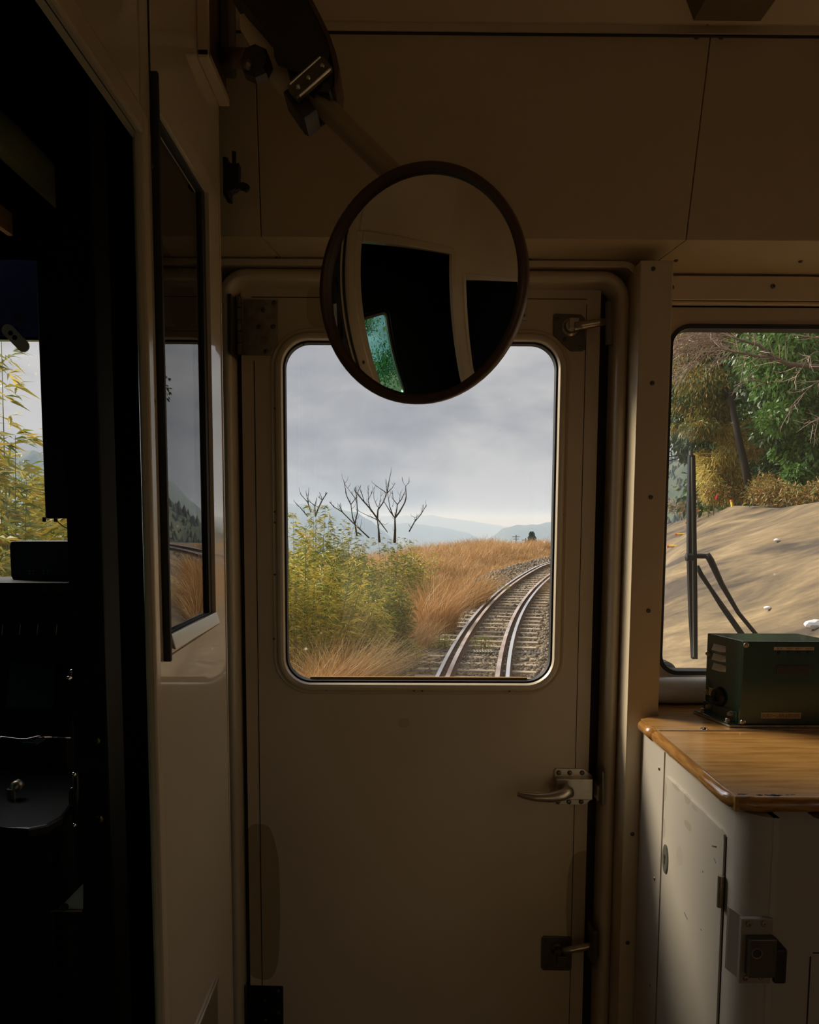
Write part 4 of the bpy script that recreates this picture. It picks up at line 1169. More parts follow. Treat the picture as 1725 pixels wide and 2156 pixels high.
# sun visor with its clip
YV = 1.52
vs_ = empty('sun_visor', PY(30, 715, YV), 'dark navy tinted sun visor hanging at the top of the driver windscreen', 'sun visor')
bm = B(); a = PY(-240, 515, YV); b_ = PY(84, 712, YV); box(bm, a.x, b_.x, YV, YV + .005, b_.z, a.z, .001); link('tinted_sheet', bm, glass('navy_tint', 1.4, tint=(.045, .05, .075)), vs_)
bm = B(); box(bm, a.x, b_.x, YV - .004, YV + .008, b_.z - .005, b_.z + .001, .001); link('lower_rail', bm, M['chrome'], vs_)
bm = B()
d1_ = PY(16, 695, YV - .008); d2_ = PY(48, 728, YV - .008)
ax_ = (d2_ - d1_).normalized(); bz_ = ax_.cross(Vector((0, 1, 0)))
loop = [d1_ + (ax_ * cos(t) + bz_ * sin(t)) * .011 for t in [pi / 2 + pi * k / 8 for k in range(9)]] + [d2_ + (ax_ * cos(t) + bz_ * sin(t)) * .011 for t in [-pi / 2 + pi * k / 8 for k in range(9)]]
prism(bm, [tuple(p) for p in loop], (0, .004, 0), .0006)
cp = link('clip', bm, mat('grey_clip', (.70, .68, .64), .4), vs_)
for t in (.2, .48): part_screw(d1_.lerp(d2_, t) + Vector((0, -.0005, 0)), (0, -1, 0), cp, .0045, 'black')
# roller tube, coloured for a green-lit strip, and brown board under the cab ceiling
bm = B(); a = PX(-60, 225, -.62); b_ = PX(137, 385, -.62); tube(bm, [(-.62, .85, a.z), (-.62, b_.y, a.z)], .028, 20)
tag(link('cab_ceiling_tube', bm, mat('olive_tube', (.16, .17, .07), .35), smooth=True), 'dark olive tube running along under the cab ceiling', 'tube')
a = PX(0, 428, -.72); b_ = PX(112, 497, -.72)
bm = B(); prism(bm, [(-.72, 1.25, a.z + .0), (-.72, 1.545, a.z + .0), (-.72, 1.545, a.z - .040), (-.72, 1.25, a.z - .040)], (-.012, 0, 0), .003)
tag(link('brown_board', bm, mat('brown_board_wood', (.55, .30, .14), .4), autosmooth=30), 'brown board mounted above the driver windscreen', 'board')
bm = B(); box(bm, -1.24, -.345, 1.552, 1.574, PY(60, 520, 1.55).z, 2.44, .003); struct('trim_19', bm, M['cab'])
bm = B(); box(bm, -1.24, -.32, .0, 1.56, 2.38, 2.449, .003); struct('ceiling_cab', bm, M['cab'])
# ================================================================== OUTSIDE: GROUND, TRACK
def tc(y):                      # centre line of the track (x)
    s = y + 3.0
    if s < 0: return .0
    if s > 55: return tc(52) + (s - 55) * .95
    x = .0044 * s * s + .0005 * s
    if s > 15: x += 4e-5 * (s - 15) ** 3
    return x
def tdir(y): 
    d = Vector((tc(y + .1) - tc(y - .1), .2, 0)); return d.normalized()
def zr(y):                      # rail head height
    z = 1.40 - 2.52
    t = y - 12.8
    if t > 0: z += .022 * t + .0006 * t * t if t < 20 else .68 + (t - 20) * .020
    return z
def offtrack(x, y):             # signed distance right of the centre line (approx.)
    d = tdir(y); return (x - tc(y)) * d.y
ROCKC = [((5.75, 24.6, -.85), (5.6, 24.3, -.95)), ((6.5, 25.3, .0), (5.2, 23.2, -1.0)), ((7.2, 25.6, .60), (4.85, 21.8, -1.05)), ((8.25, 25.0, 1.42), (4.45, 20.0, -1.15)), ((8.05, 21.2, 1.62), (4.0, 17.8, -1.2)), ((7.2, 16.6, 1.76), (3.45, 14.3, -1.25)),
         ((6.55, 13.0, 1.66), (3.15, 11.2, -1.35)), ((6.1, 9.0, 1.55), (2.95, 7.5, -1.4)), ((5.9, 3.0, 1.5), (3.0, 2.0, -1.35)), ((5.9, -8., 1.75), (3.0, -8., -1.35))]
def rockx(y):                   # crest x of the rock at depth y (for placing soil behind it)
    pts = [(c[0][1], c[0][0], c[0][2]) for c in ROCKC[3:]]
    if y >= pts[0][0]: return None
    for i in range(len(pts) - 1):
        if pts[i + 1][0] <= y <= pts[i][0]:
            t = (y - pts[i + 1][0]) / (pts[i][0] - pts[i + 1][0]); return (pts[i + 1][1] + (pts[i][1] - pts[i + 1][1]) * t, pts[i + 1][2] + (pts[i][2] - pts[i + 1][2]) * t)
    return (pts[-1][1], pts[-1][2])
def gz(x, y):
    o = offtrack(x, y); r = zr(y)
    top_ = r - .17
    if abs(o) <= 1.9: z = top_
    elif o < 0:
        t = -o - 1.9
        z = top_ - min(t, .9) * .35
        if t > .9: z += -(t - .9) * .02
        if o < -9: z -= (-o - 9) * .35
    else:
        t = o - 1.9
        z = top_ - min(t, .8) * .30
        rk = rockx(y)
        if rk and x > rk[0] - .2: z = max(z, rk[1] - .75 + (x - rk[0]) * .38)
        elif rk is None and t > 2.5: z += (t - 2.5) * .12 * max(0, min(1, (60 - y) / 30.))
    if y > 62: z -= (y - 62) * .25
    z += noise.noise(Vector((x * .5, y * .5, 0))) * .05 + (noise.noise(Vector((x * .15, y * .15, 3))) * .2 if abs(o) > 3 else 0)
    return max(z, -170)
def grid(bm, xs_, ys_, f):
    V = [[bm.verts.new(f(x, y)) for x in xs_] for y in ys_]
    for j in range(len(ys_) - 1):
        for i in range(len(xs_) - 1):
            bm.faces.new((V[j][i], V[j][i + 1], V[j + 1][i + 1], V[j + 1][i]))
def frange(a, b, s):
    o = []; 
    while a < b: o.append(a); a += s
    o.append(b); return o
M['soil'] = mat('dry_soil', (.16, .11, .055), .95)
noisy(M['soil'], (.09, .062, .03), (.22, .15, .07), 2.5, 8, .3, .7, bump=.5, bscale=14)
bm = B()
ys_ = frange(-14, 60, .7) + frange(62, 150, 4)
V = []
for y in ys_:
    row = []
    for o in [-70, -50, -36, -26, -20, -15, -12, -10, -8, -6.5, -5.5, -4.5, -3.8, -3.2, -2.8, -2.4, -2.1, -1.9, -1.6, -1, -.4, .4, 1, 1.6, 1.9, 2.2, 2.6, 3, 3.4, 4, 4.6, 5.2, 6, 7, 8, 9, 10.5, 12, 14, 17, 21, 26, 34, 44, 60]:
        x = tc(min(y, 70)) + o
        z = gz(x, y)
        if -1.75 < x < 1.75 and -14 <= y < 3: z = -1.35
        row.append(bm.verts.new((x, y, z)))
    V.append(row)
for j in range(len(V) - 1):
    for i in range(len(V[0]) - 1): bm.faces.new((V[j][i], V[j][i + 1], V[j + 1][i + 1], V[j + 1][i]))
struct('ground', bm, M['soil'], smooth=True, recalc=False)

# ballast: crushed stones
import numpy as np
rng = np.random.default_rng(5)
def mesh_np(name, V, Fq, m, smooth=False, uniform=4):
    me = bpy.data.meshes.new(name)
    nv = len(V); nf = len(Fq)
    me.vertices.add(nv); me.vertices.foreach_set('co', np.asarray(V, dtype=np.float32).ravel())
    me.loops.add(nf * uniform); me.loops.foreach_set('vertex_index', np.asarray(Fq, dtype=np.int32).ravel())
    me.polygons.add(nf); me.polygons.foreach_set('loop_start', np.arange(0, nf * uniform, uniform, dtype=np.int32))
    try: me.polygons.foreach_set('loop_total', np.full(nf, uniform, dtype=np.int32))
    except Exception: pass
    me.update(calc_edges=True); me.validate()
    o = bpy.data.objects.new(name, me); COL.objects.link(o); me.materials.append(m)
    if smooth: me.polygons.foreach_set('use_smooth', np.ones(nf, dtype=bool))
    return o
CUBE = np.array([[-1, -1, -1], [1, -1, -1], [1, 1, -1], [-1, 1, -1], [-1, -1, 1], [1, -1, 1], [1, 1, 1], [-1, 1, 1]], float)
CF = np.array([[0, 3, 2, 1], [4, 5, 6, 7], [0, 1, 5, 4], [1, 2, 6, 5], [2, 3, 7, 6], [3, 0, 4, 7]])
def stones(name, pts, sz, m):
    n_ = len(pts)
    c = np.repeat(CUBE[None], n_, 0) * (1 + rng.uniform(-.45, .45, (n_, 8, 3)))
    c *= rng.uniform(.6, 1.3, (n_, 1, 3))
    a = rng.uniform(0, 2 * pi, n_); t = rng.uniform(-.7, .7, n_)
    ca, sa, ct, st = np.cos(a), np.sin(a), np.cos(t), np.sin(t)
    x, y, z = c[..., 0], c[..., 1], c[..., 2]
    x1 = x * ca[:, None] - y * sa[:, None]; y1 = x * sa[:, None] + y * ca[:, None]
    z1 = z * ct[:, None] - x1 * st[:, None]; x2 = x1 * ct[:, None] + z * st[:, None]
    c = np.stack([x2, y1, z1], -1) * np.asarray(sz)[:, None, None]
    c += np.asarray(pts)[:, None, :]
    Fq = (CF[None] + (np.arange(n_) * 8)[:, None, None]).reshape(-1, 4)
    return mesh_np(name, c.reshape(-1, 3), Fq, m)
M['stone'] = leafy('ballast_stone', [(.07, .055, .04), (.17, .13, .085), (.11, .088, .065), (.27, .21, .13), (.085, .068, .05), (.20, .155, .11)], rough=.9, trans=0.0)
pts = []; sz = []
for i in range(52000):
    y = 9.5 + 38 * rng.random() ** 1.9
    o = rng.uniform(-3.0, 3.2)
    d = tdir(y); x = tc(y) + o / max(d.y, .4)
    z = gz(x, y)
    pts.append((x, y, z + rng.uniform(-.02, .012) - (.010 if abs(o) < 1.15 else 0))); sz.append(rng.uniform(.014, .034) * (1 + .02 * max(0, y - 14)))
o_ = stones('ballast', pts, sz, M['stone'])
tag(o_, 'grey brown crushed stone ballast around the sleepers and rails', 'ballast', kind='stuff')

# sleepers
M['sleeper'] = mat('weathered_sleeper', (.34, .27, .18), .85)
noisy(M['sleeper'], (.22, .165, .105), (.46, .38, .27), 9, 6, .3, .7, sc=(.4, 4, 4), bump=.3, bscale=40)
M['sleeper_dark'] = mat('creosoted_sleeper', (.035, .035, .040), .55)
bm = B(); box(bm, -1.05, 1.05, -.085, .085, -.16, 0.0, .012)
me_sl = bpy.data.meshes.new('sleeper'); bm.to_mesh(me_sl); bm.free(); me_sl.materials.append(M['sleeper'])
y = 9.9; k = 0
first = None
DARKY = 15.6
while y < 46:
    d = tdir(y); ang = -atan2(d.x, d.y)
    dark = abs(y - DARKY) < .31
    me = me_sl
    if dark:
        me = me_sl.copy(); me.materials.clear(); me.materials.append(M['sleeper_dark'])
    s_ = bpy.data.objects.new('sleeper', me); COL.objects.link(s_)
    s_.location = (tc(y) + (.0 if k % 3 else .03), y, zr(y) - .148 + .012)
    if dark: s_.scale = (1.13, 1, 1)
    s_.rotation_euler = (0, 0, ang)
    if dark: tag(s_, 'black sleeper under the small drain grating between the rails', 'sleeper')
    elif y < DARKY: tag(s_, 'weathered pale brown sleeper nearer the train than the drain grating', 'sleeper', 'near sleepers before the grating')
    elif y < 24: tag(s_, 'weathered pale brown sleeper between the drain grating and the tight part of the curve', 'sleeper', 'sleepers just beyond the grating')
    else: tag(s_, 'weathered brown sleeper far along the curve where the rails bend right', 'sleeper', 'far sleepers round the curve')
    y += .60 * d.y; k += 1
# rails: real profile swept along the curve
def rail_profile(top=0.0, h=.140, head=.032, foot=.060):
    return [(-head, top), (head, top), (head + .001, top - .012), (head - .003, top - .030), (.008, top - .042), (.008, top - h + .022), (foot, top - h + .010), (foot, top - h), (-foot, top - h), (-foot, top - h + .010), (-.008, top - h + .022), (-.008, top - .042), (-head + .003, top - .030), (-head - .001, top - .012)]
M['rail_side'] = mat('rusty_rail', (.11, .06, .04), .8)
M['rail_top'] = mat('polished_rail_head', (.62, .62, .64), .32, metal=.55)
M['guard_top'] = mat('rusted_guard_rail_head', (.42, .33, .29), .55, metal=.2)
noisy(M['guard_top'], (.34, .25, .20), (.50, .43, .40), 1.2, 5, .4, .6)
def rail(name, off, dz, topm, lab, width=1.0, grp=None):
    bm = B(); rings = []
    pr = [(a * width, b) for a, b in rail_profile()]
    yv = [3 + .5 * i for i in range(0, 100)]
    for y in yv:
        d = tdir(y); s_ = Vector((d.y, -d.x, 0)); c = Vector((tc(y), y, zr(y) + dz)) + s_ * off
        rings.append([bm.verts.new(c + s_ * a + Vector((0, 0, b))) for a, b in pr])
    n_ = len(pr)
    for i in range(len(rings) - 1):
        for j in range(n_):
            f = bm.faces.new((rings[i][j], rings[i][(j + 1) % n_], rings[i + 1][(j + 1) % n_], rings[i + 1][j]))
            f.material_index = 1 if j == 0 else 0
    o = link(name, bm, M['rail_side']); o.data.materials.append(topm)
    return tag(o, lab, 'rail', grp)
G = .5335 + .032
rail('running_rail', -G, 0.0, M['rail_top'], 'shiny steel running rail on the outside of the curve, leftmost rail')
rail('running_rail', G, 0.0, M['rail_top'], 'shiny steel running rail on the inside of the curve, rightmost rail')
rail('guard_rail', -G + .165, .0, M['guard_top'], 'rust tinted guard rail lying just inside the left running rail', 1.15)
rail('guard_rail', G - .165, .0, M['guard_top'], 'rust tinted guard rail lying just inside the right running rail', 1.15)
# drain grating between the rails
gy = DARKY + .05
bm = B()
for i in range(7): box(bm, tc(gy) - .16 + i * .055, tc(gy) - .13 + i * .055, gy - .14, gy + .14, zr(gy) - .12, zr(gy) - .095)
for i in range(3): box(bm, tc(gy) - .17, tc(gy) + .21, gy - .14 + i * .125, gy - .12 + i * .125, zr(gy) - .118, zr(gy) - .09)
tag(link('grating', bm, mat('grating_metal', (.30, .27, .20), .6)), 'small slotted metal grating between the rails on the black sleeper', 'grating')

# ================================================================== VEGETATION HELPERS
def leaves(P, D, L, W, droop=.25, S=None, bend=None):
    """diamond leaves folded about the midrib: P base, D direction (unit), L length, W width -> verts, quads"""
    P = np.asarray(P, float); D = np.asarray(D, float); n_ = len(P); L = np.broadcast_to(L, n_)[:, None]; W = np.broadcast_to(W, n_)[:, None]
    if S is None:
        S = np.cross(D, rng.normal(0, 1, (n_, 3))); 
    S = S / (np.linalg.norm(S, axis=1, keepdims=True) + 1e-9)
    dn = np.array([[0, 0, -1.]])
    mid = P + D * L * .45 + dn * L * droop * .15
    tip = P + D * L + dn * L * droop
    V = np.stack([P, mid + S * W * .5, tip, mid - S * W * .5], 1)
    return V.reshape(-1, 3), np.arange(n_ * 4).reshape(-1, 4)
def blades(P, H, W, lean, segs=3):
    """grass blades: P base, H height, W width, lean: vector displacement of the tip -> strips of quads"""
    n_ = len(P); P = np.asarray(P, float); H = H[:, None]; W = W[:, None]
    a = rng.uniform(0, 2 * pi, n_); S = np.stack([np.cos(a), np.sin(a), 0 * a], -1)
    V = np.zeros((n_, segs + 1, 2, 3))
    for i in range(segs + 1):
        t = i / segs
        c = P + np.array([[0, 0, 1.]]) * H * (t - .28 * t * t * np.linalg.norm(lean, axis=1, keepdims=True) / (H + 1e-6)) + lean * t * t
        wd = W * (1 - .85 * t)
        V[:, i, 0] = c - S * wd * .5; V[:, i, 1] = c + S * wd * .5
    base = (np.arange(n_) * (segs + 1) * 2)[:, None]
    Fq = np.concatenate([base + np.array([[2 * i, 2 * i + 1, 2 * i + 3, 2 * i + 2]]) for i in range(segs)], 1).reshape(-1, 4)
    return V.reshape(-1, 3), Fq
class Acc:
    def __init__(s): s.V = []; s.F = []; s.n = 0
    def add(s, vf):
        v, f = vf; s.V.append(v); s.F.append(f + s.n); s.n += len(v)
    def make(s, name, m, **k): return mesh_np(name, np.concatenate(s.V), np.concatenate(s.F), m, **k)
def unit(a): return a / (np.linalg.norm(a, axis=-1, keepdims=True) + 1e-9)

M['bamboo_leaf'] = leafy('bamboo_leaf', [(.09, .15, .02), (.26, .30, .035), (.66, .52, .07), (.06, .11, .02), (.80, .60, .10), (.18, .24, .03), (.72, .46, .06), (.50, .44, .06), (.10, .16, .025)], trans=.35)
M['bamboo_dark'] = leafy('bamboo_leaf_dark', [(.04, .08, .015), (.11, .16, .025), (.05, .10, .02), (.52, .44, .06), (.07, .12, .02), (.16, .19, .03), (.62, .46, .06), (.06, .10, .02)], trans=.35)
M['stem'] = mat('green_stem', (.13, .14, .04), .6)
M['dry'] = leafy('dry_grass', [(0.391, 0.184, 0.052), (0.575, 0.31, 0.103), (0.253, 0.115, 0.034), (0.759, 0.506, 0.218), (0.46, 0.23, 0.069), (0.644, 0.38, 0.127), (0.161, 0.081, 0.029), (0.552, 0.31, 0.103)], trans=.25)
M['straw'] = leafy('straw_grass', [(.52, .36, .17), (.66, .50, .27), (.40, .25, .10), (.58, .40, .20)], trans=.3)
M['bark'] = mat('dark_bark', (.026, .020, .015), .9)
M['twig'] = mat('pale_twig', (.36, .26, .19), .8)

def bamboo(name, cx, cy, rx, ry, h, n_st, leaves_per, L, label, group=None, m=None, cat='bamboo'):
    root = empty(name, (cx, cy, gz(cx, cy)), label, cat, group)
    z0 = gz(cx, cy) - .05
    a = rng.uniform(0, 2 * pi, n_st); r_ = np.sqrt(rng.random(n_st))
    bx = cx + np.cos(a) * r_ * rx; by = cy + np.sin(a) * r_ * ry
    hh = h * (1 - .45 * r_ ** 2) * rng.uniform(.75, 1.08, n_st)
    bm = B(); P = []; D = []; LL = []
    for i in range(n_st):
        out = Vector((cos(a[i]) * r_[i], sin(a[i]) * r_[i], 0)) * .22 * hh[i]
        b0_ = Vector((bx[i], by[i], z0)); tp = b0_ + Vector((0, 0, hh[i])) + out
        md = b0_ + Vector((0, 0, hh[i] * .55)) + out * .25
        tube(bm, [b0_, md, tp], [.009, .007, .002], 4, cap=False)
        for k in range(leaves_per):
            t = rng.random() ** .6 * .9 + .10
            q = (b0_.lerp(md, t / .55) if t < .55 else md.lerp(tp, (t - .55) / .45))
            ang = rng.uniform(0, 2 * pi); rad = .20 * (1 - t) + .10
            c = q + Vector((cos(ang) * rad * rng.random(), sin(ang) * rad * rng.random(), rng.uniform(-.06, .06)))
            for j in range(4):
                a2 = ang + rng.uniform(-1.1, 1.1)
                P.append(c); D.append((cos(a2), sin(a2), rng.uniform(-.35, .75))); LL.append(L * rng.uniform(.55, 1.15))
    link('stems', bm, M['stem'], root)
    v = leaves(np.array([tuple(p) for p in P]), unit(np.array(D)), np.array(LL), np.array(LL) * .14, .30)
    o = mesh_np('foliage', v[0], v[1], m or M['bamboo_leaf']); o.parent = root; o.matrix_parent_inverse = Matrix.Translation(-Vector(root.location))
    return root
def at(px, py, Y): return PY(px, py, Y)
def xat(px, Y): return PY(px, 1095, Y).x
bamboo('bamboo_bush', xat(628, 12.5), 12.5, 1.0, 1.0, 2.95, 100, 72, .145, 'tall yellow green bamboo bush at the left edge of the door window')
bamboo('bamboo_bush', xat(660, 17), 17., .9, .9, 3.25, 75, 54, .16, 'taller bamboo standing behind the yellow green bush below the bare twigs', m=M['bamboo_dark'])
bamboo('bamboo_bush', xat(778, 14.6), 14.6, .62, .6, 1.85, 70, 71, .125, 'dark green bamboo bush with yellow tips beside the ballast', m=M['bamboo_dark'])
bamboo('bamboo_bush', xat(725, 21.5), 21.5, .7, .9, 2.45, 50, 30, .18, 'olive bamboo clump behind the dry grass, under the leftmost large bare tree', m=M['bamboo_dark'])
bamboo('bamboo_bush', xat(705, 13.6), 13.6, .75, .7, 1.95, 60, 68, .135, 'middle bamboo bush between the yellow bush and the dark green one')
bamboo('bamboo_bush', xat(822, 25), 25, .8, .8, 2.3, 40, 26, .19, 'green bamboo clump at the foot of the tallest bare tree', m=M['bamboo_dark'])
bamboo('bamboo_bush', xat(878, 27), 27, .6, .6, 1.9, 22, 20, .20, 'sparse green bamboo right of the bare trees')
bamboo('bamboo_bush', xat(0, 6.2), 6.2, .62, .7, 4.35, 80, 104, .17, 'yellow bamboo bush at the left edge of the driver windscreen')
bamboo('bamboo_bush', xat(100, 7.4), 7.4, .9, .8, 3.55, 90, 96, .17, 'low golden bamboo below the black cabinet in the driver windscreen')
bamboo('bamboo_bush', xat(-90, 7.0), 7.0, .8, .9, 4.3, 60, 54, .13, 'bamboo bush outside far left, seen in the driver windscreen edge', m=M['bamboo_dark'])
bamboo('bamboo_bush', xat(1350, 17.5), 17.5, .45, .5, 1.15, 30, 24, .14, 'small yellow green bush at the foot of the rock, seen in the partition glass')
bamboo('bamboo_bush', xat(845, 15.0), 15.0, .38, .3, .45, 20, 20, .12, 'low green sprawl at the foot of the dark bamboo on the ballast', m=M['bamboo_dark'])
bamboo('weed', xat(938, 16.2), 16.2, .22, .2, .40, 12, 14, .09, 'small weed growing in the ballast left of the rails', m=M['bamboo_dark'], cat='weed')
bamboo('weed', xat(1020, 16.3), 16.3, .14, .12, .42, 8, 12, .08, 'small weed growing between the rails by the grating', m=M['bamboo_dark'], cat='weed')
bamboo('weed', xat(1020, 25.5), 25.5, .8, .5, .50, 30, 20, .10, 'patch of low green weeds at the edge of the dry grass by the curve', m=M['bamboo_dark'], cat='weed')
# trees on the left that show green in the cab side window through the mirror
def simple_tree(x, y, h, rad, nleaf, L, m, label, cat='tree', trunk=.12, name='broadleaf_tree', lo=.35, squash=1.0):
    z0 = gz(x, y); root = empty(name, (x, y, z0), label, cat)
    bm = B(); tips = []
    def br(p, d, l, r_, n_):
        q = p + d * l
        md_ = p.lerp(q, .5) + Vector((rng.normal(0, .05), rng.normal(0, .05), 0)) * l
        tube(bm, [p, md_, q], [r_, r_ * .85, r_ * .7], 6, cap=False)
        if n_ == 0: tips.append(q); return
        for k in range(3 if n_ > 1 else 2):
            nd = (d + Vector((rng.normal(0, .55), rng.normal(0, .55), rng.normal(.0, .3)))).normalized()
            br(q, nd, l * rng.uniform(.6, .85), r_ * .62, n_ - 1)
    br(Vector((x, y, z0 - .2)), Vector((rng.normal(0, .06), rng.normal(0, .06), 1)).normalized(), h * .38, trunk, 4)
    link('trunk', bm, M['bark'], root, smooth=True)
    T = np.array([tuple(t) for t in tips]); n_ = len(T)
    idx = rng.integers(0, n_, nleaf)
    P = T[idx] + rng.normal(0, 1, (nleaf, 3)) * rad * np.array([[1, 1, .7 * squash]])
    D = unit(rng.normal(0, 1, (nleaf, 3)) + np.array([[0, 0, -.2]]))
    LL = L * rng.uniform(.6, 1.2, nleaf)
    v = leaves(P, D, LL, LL * .42, .2)
    o = mesh_np('foliage', v[0], v[1], m); o.parent = root; o.matrix_parent_inverse = Matrix.Translation(-Vector(root.location))
    return root, tips
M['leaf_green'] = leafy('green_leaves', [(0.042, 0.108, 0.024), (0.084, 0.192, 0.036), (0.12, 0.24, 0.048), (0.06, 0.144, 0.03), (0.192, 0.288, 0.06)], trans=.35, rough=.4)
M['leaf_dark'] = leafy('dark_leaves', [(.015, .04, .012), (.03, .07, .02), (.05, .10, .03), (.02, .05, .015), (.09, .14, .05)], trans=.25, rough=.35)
M['leaf_orange'] = leafy('orange_cedar_leaves', [(0.068, 0.108, 0.027), (0.297, 0.203, 0.041), (0.095, 0.135, 0.034), (0.486, 0.27, 0.054), (0.054, 0.095, 0.027), (0.162, 0.189, 0.041), (0.108, 0.149, 0.041)], trans=.3)
M['leaf_gold'] = leafy('golden_bamboo_leaves', [(0.517, 0.391, 0.092), (0.667, 0.517, 0.149), (0.345, 0.322, 0.069), (0.598, 0.414, 0.092), (0.736, 0.598, 0.23), (0.253, 0.253, 0.057)], trans=.4)
M['rust'] = leafy('rusty_undergrowth', [(0.288, 0.12, 0.036), (0.432, 0.216, 0.06), (0.12, 0.132, 0.036), (0.48, 0.336, 0.108), (0.144, 0.12, 0.036), (0.192, 0.216, 0.048)], trans=.3)
simple_tree(-6.4, -2.4, 4.6, .40, 9000, .14, M['leaf_green'], 'green tree left of the train, seen in the mirror through the cab side window')
simple_tree(-7.6, -.9, 3.6, .36, 8000, .13, M['leaf_green'], 'second green tree left of the train, nearer the front in the mirror')

# ================================================================== DRY GRASS
def grass_field(n_, yfun, ofun, hfun, keep=None, wmul=1.0):
    P = []; H = []
    while len(P) < n_:
        y = yfun(); o = ofun(y); d = tdir(y); x = tc(y) + o / max(d.y, .35)
        if keep and not keep(x, y, o): continue
        P.append((x, y, gz(x, y) - .03)); H.append(hfun(x, y, o))
    P = np.array(P); H = np.array(H) * rng.uniform(.55, 1.12, n_)
    W = (.005 + .00075 * np.clip(P[:, 1] - 8, 0, 40)) * wmul * rng.uniform(.7, 1.4, n_)
    # clumped lean: neighbours bend alike
    ph = np.array([noise.noise(Vector((p[0] * .9, p[1] * .9, 1.7))) for p in P]) * 6.5 + rng.normal(0, 1.5, n_)
    ln = H * rng.uniform(.25, 1.05, n_)
    lean = np.stack([np.cos(ph) * ln, np.sin(ph) * ln, 0 * ln], -1)
    return P, H, W, lean
acc = Acc()
def hf(x, y, o):
    e = min(1, max(.30, (-o - 2.5) / 2.0))
    n1 = noise.noise(Vector((x * .5, y * .5, 9)))
    t = min(1, max(0, (y - 19) / 13.))
    return max(.3, (1.75 * (1 - t) + .95 * t) * e * (1 + .45 * n1))
KP = lambda x, y, o: x / y > -.19
P, H, W, ln_ = grass_field(60000, lambda: 15 + 38 * rng.random() ** 1.35, lambda y: -2.65 - 7.5 * rng.random() ** 1.3, hf, keep=KP)
acc.add(blades(P, H, W, ln_, 4))
tag(acc.make('dry_grass', M['dry']), 'orange brown dry pampas grass covering the bank left of the curving track', 'grass', kind='stuff')
acc = Acc()
P, H, W, ln_ = grass_field(12000, lambda: 15 + 36 * rng.random() ** 1.2, lambda y: -2.9 - 7 * rng.random() ** 1.2, lambda x, y, o: 1.12 * hf(x, y, o), wmul=.8, keep=KP)
acc.add(blades(P, H, W, ln_ * .6, 4))
tag(acc.make('straw_stalks', M['straw']), 'pale straw stalks standing out above the orange dry grass', 'grass', kind='stuff')
# right of the track beyond the rock
acc = Acc()
P, H, W, ln_ = grass_field(11000, lambda: 25.5 + 32 * rng.random() ** 1.2, lambda y: 2.6 + 9 * rng.random() ** 1.2, lambda x, y, o: 1.5 * min(1, max(.3, (o - 2.2) / 1.5)), wmul=1.0)
acc.add(blades(P, H, W, ln_))
P, H, W, ln_ = grass_field(8000, lambda: rng.uniform(11.5, 26), lambda y: 2.0 + 2.2 * rng.random(), lambda x, y, o: 1.45, wmul=1.0, keep=lambda x, y, o: x / y > .19 and x < .262 * y - .62)
acc.add(blades(P, H, W, ln_))
tag(acc.make('dry_grass', M['dry']), 'reddish brown dry grass right of the track beyond the rock, seen in the partition glass', 'grass', kind='stuff')
# near clump at the bottom left of the door window
def clump(cx, cy, rx, ry, h, n_, label, m, wid=.009, spread=.9):
    a = rng.uniform(0, 2 * pi, n_); r_ = np.sqrt(rng.random(n_))
    x = cx + np.cos(a) * r_ * rx; y = cy + np.sin(a) * r_ * ry
    P = np.stack([x, y, np.array([gz(x[i], y[i]) for i in range(n_)]) - .02], -1)
    H = h * rng.uniform(.5, 1.1, n_)
    ln = H * rng.uniform(.2, spread, n_)
    aa = np.where(rng.random(n_) < .6, a, rng.uniform(-.8, .8, n_))
    lean = np.stack([np.cos(aa) * ln, np.sin(aa) * ln * .6, 0 * ln], -1)
    v = blades(P, H, wid * rng.uniform(.6, 1.3, n_), lean, 5)
    o = mesh_np('pampas_clump', v[0], v[1], m)
    return tag(o, label, 'grass clump', 'near pampas clumps')
clump(xat(725, 11.0), 11.0, .42, .35, 1.25, 1500, 'straw coloured pampas clump spilling over the ballast at the foot of the door window', M['straw'], .008, 1.15)
clump(xat(655, 10.4), 10.4, .50, .4, 1.25, 1500, 'reddish pampas clump in the bottom left corner of the door window', M['dry'], .008)
clump(xat(690, 11.6), 11.6, .3, .3, 1.75, 150, 'tall thin pampas stalks standing before the middle bamboo bush', M['straw'], .008, .45)
clump(xat(850, 16.5), 16.5, .7, .6, .7, 900, 'low brown grass between the dark bamboo and the ballast', M['dry'], .011, 1.0)
clump(xat(915, 18.6), 18.6, .55, .6, 1.35, 1100, 'orange pampas clump nearest the rails, right of the dark bamboo', M['dry'], .013, 1.1)
clump(xat(985, 22.5), 22.5, .6, .6, 1.25, 900, 'orange pampas clump beyond the nearest one, beside the curve', M['dry'], .015, 1.1)

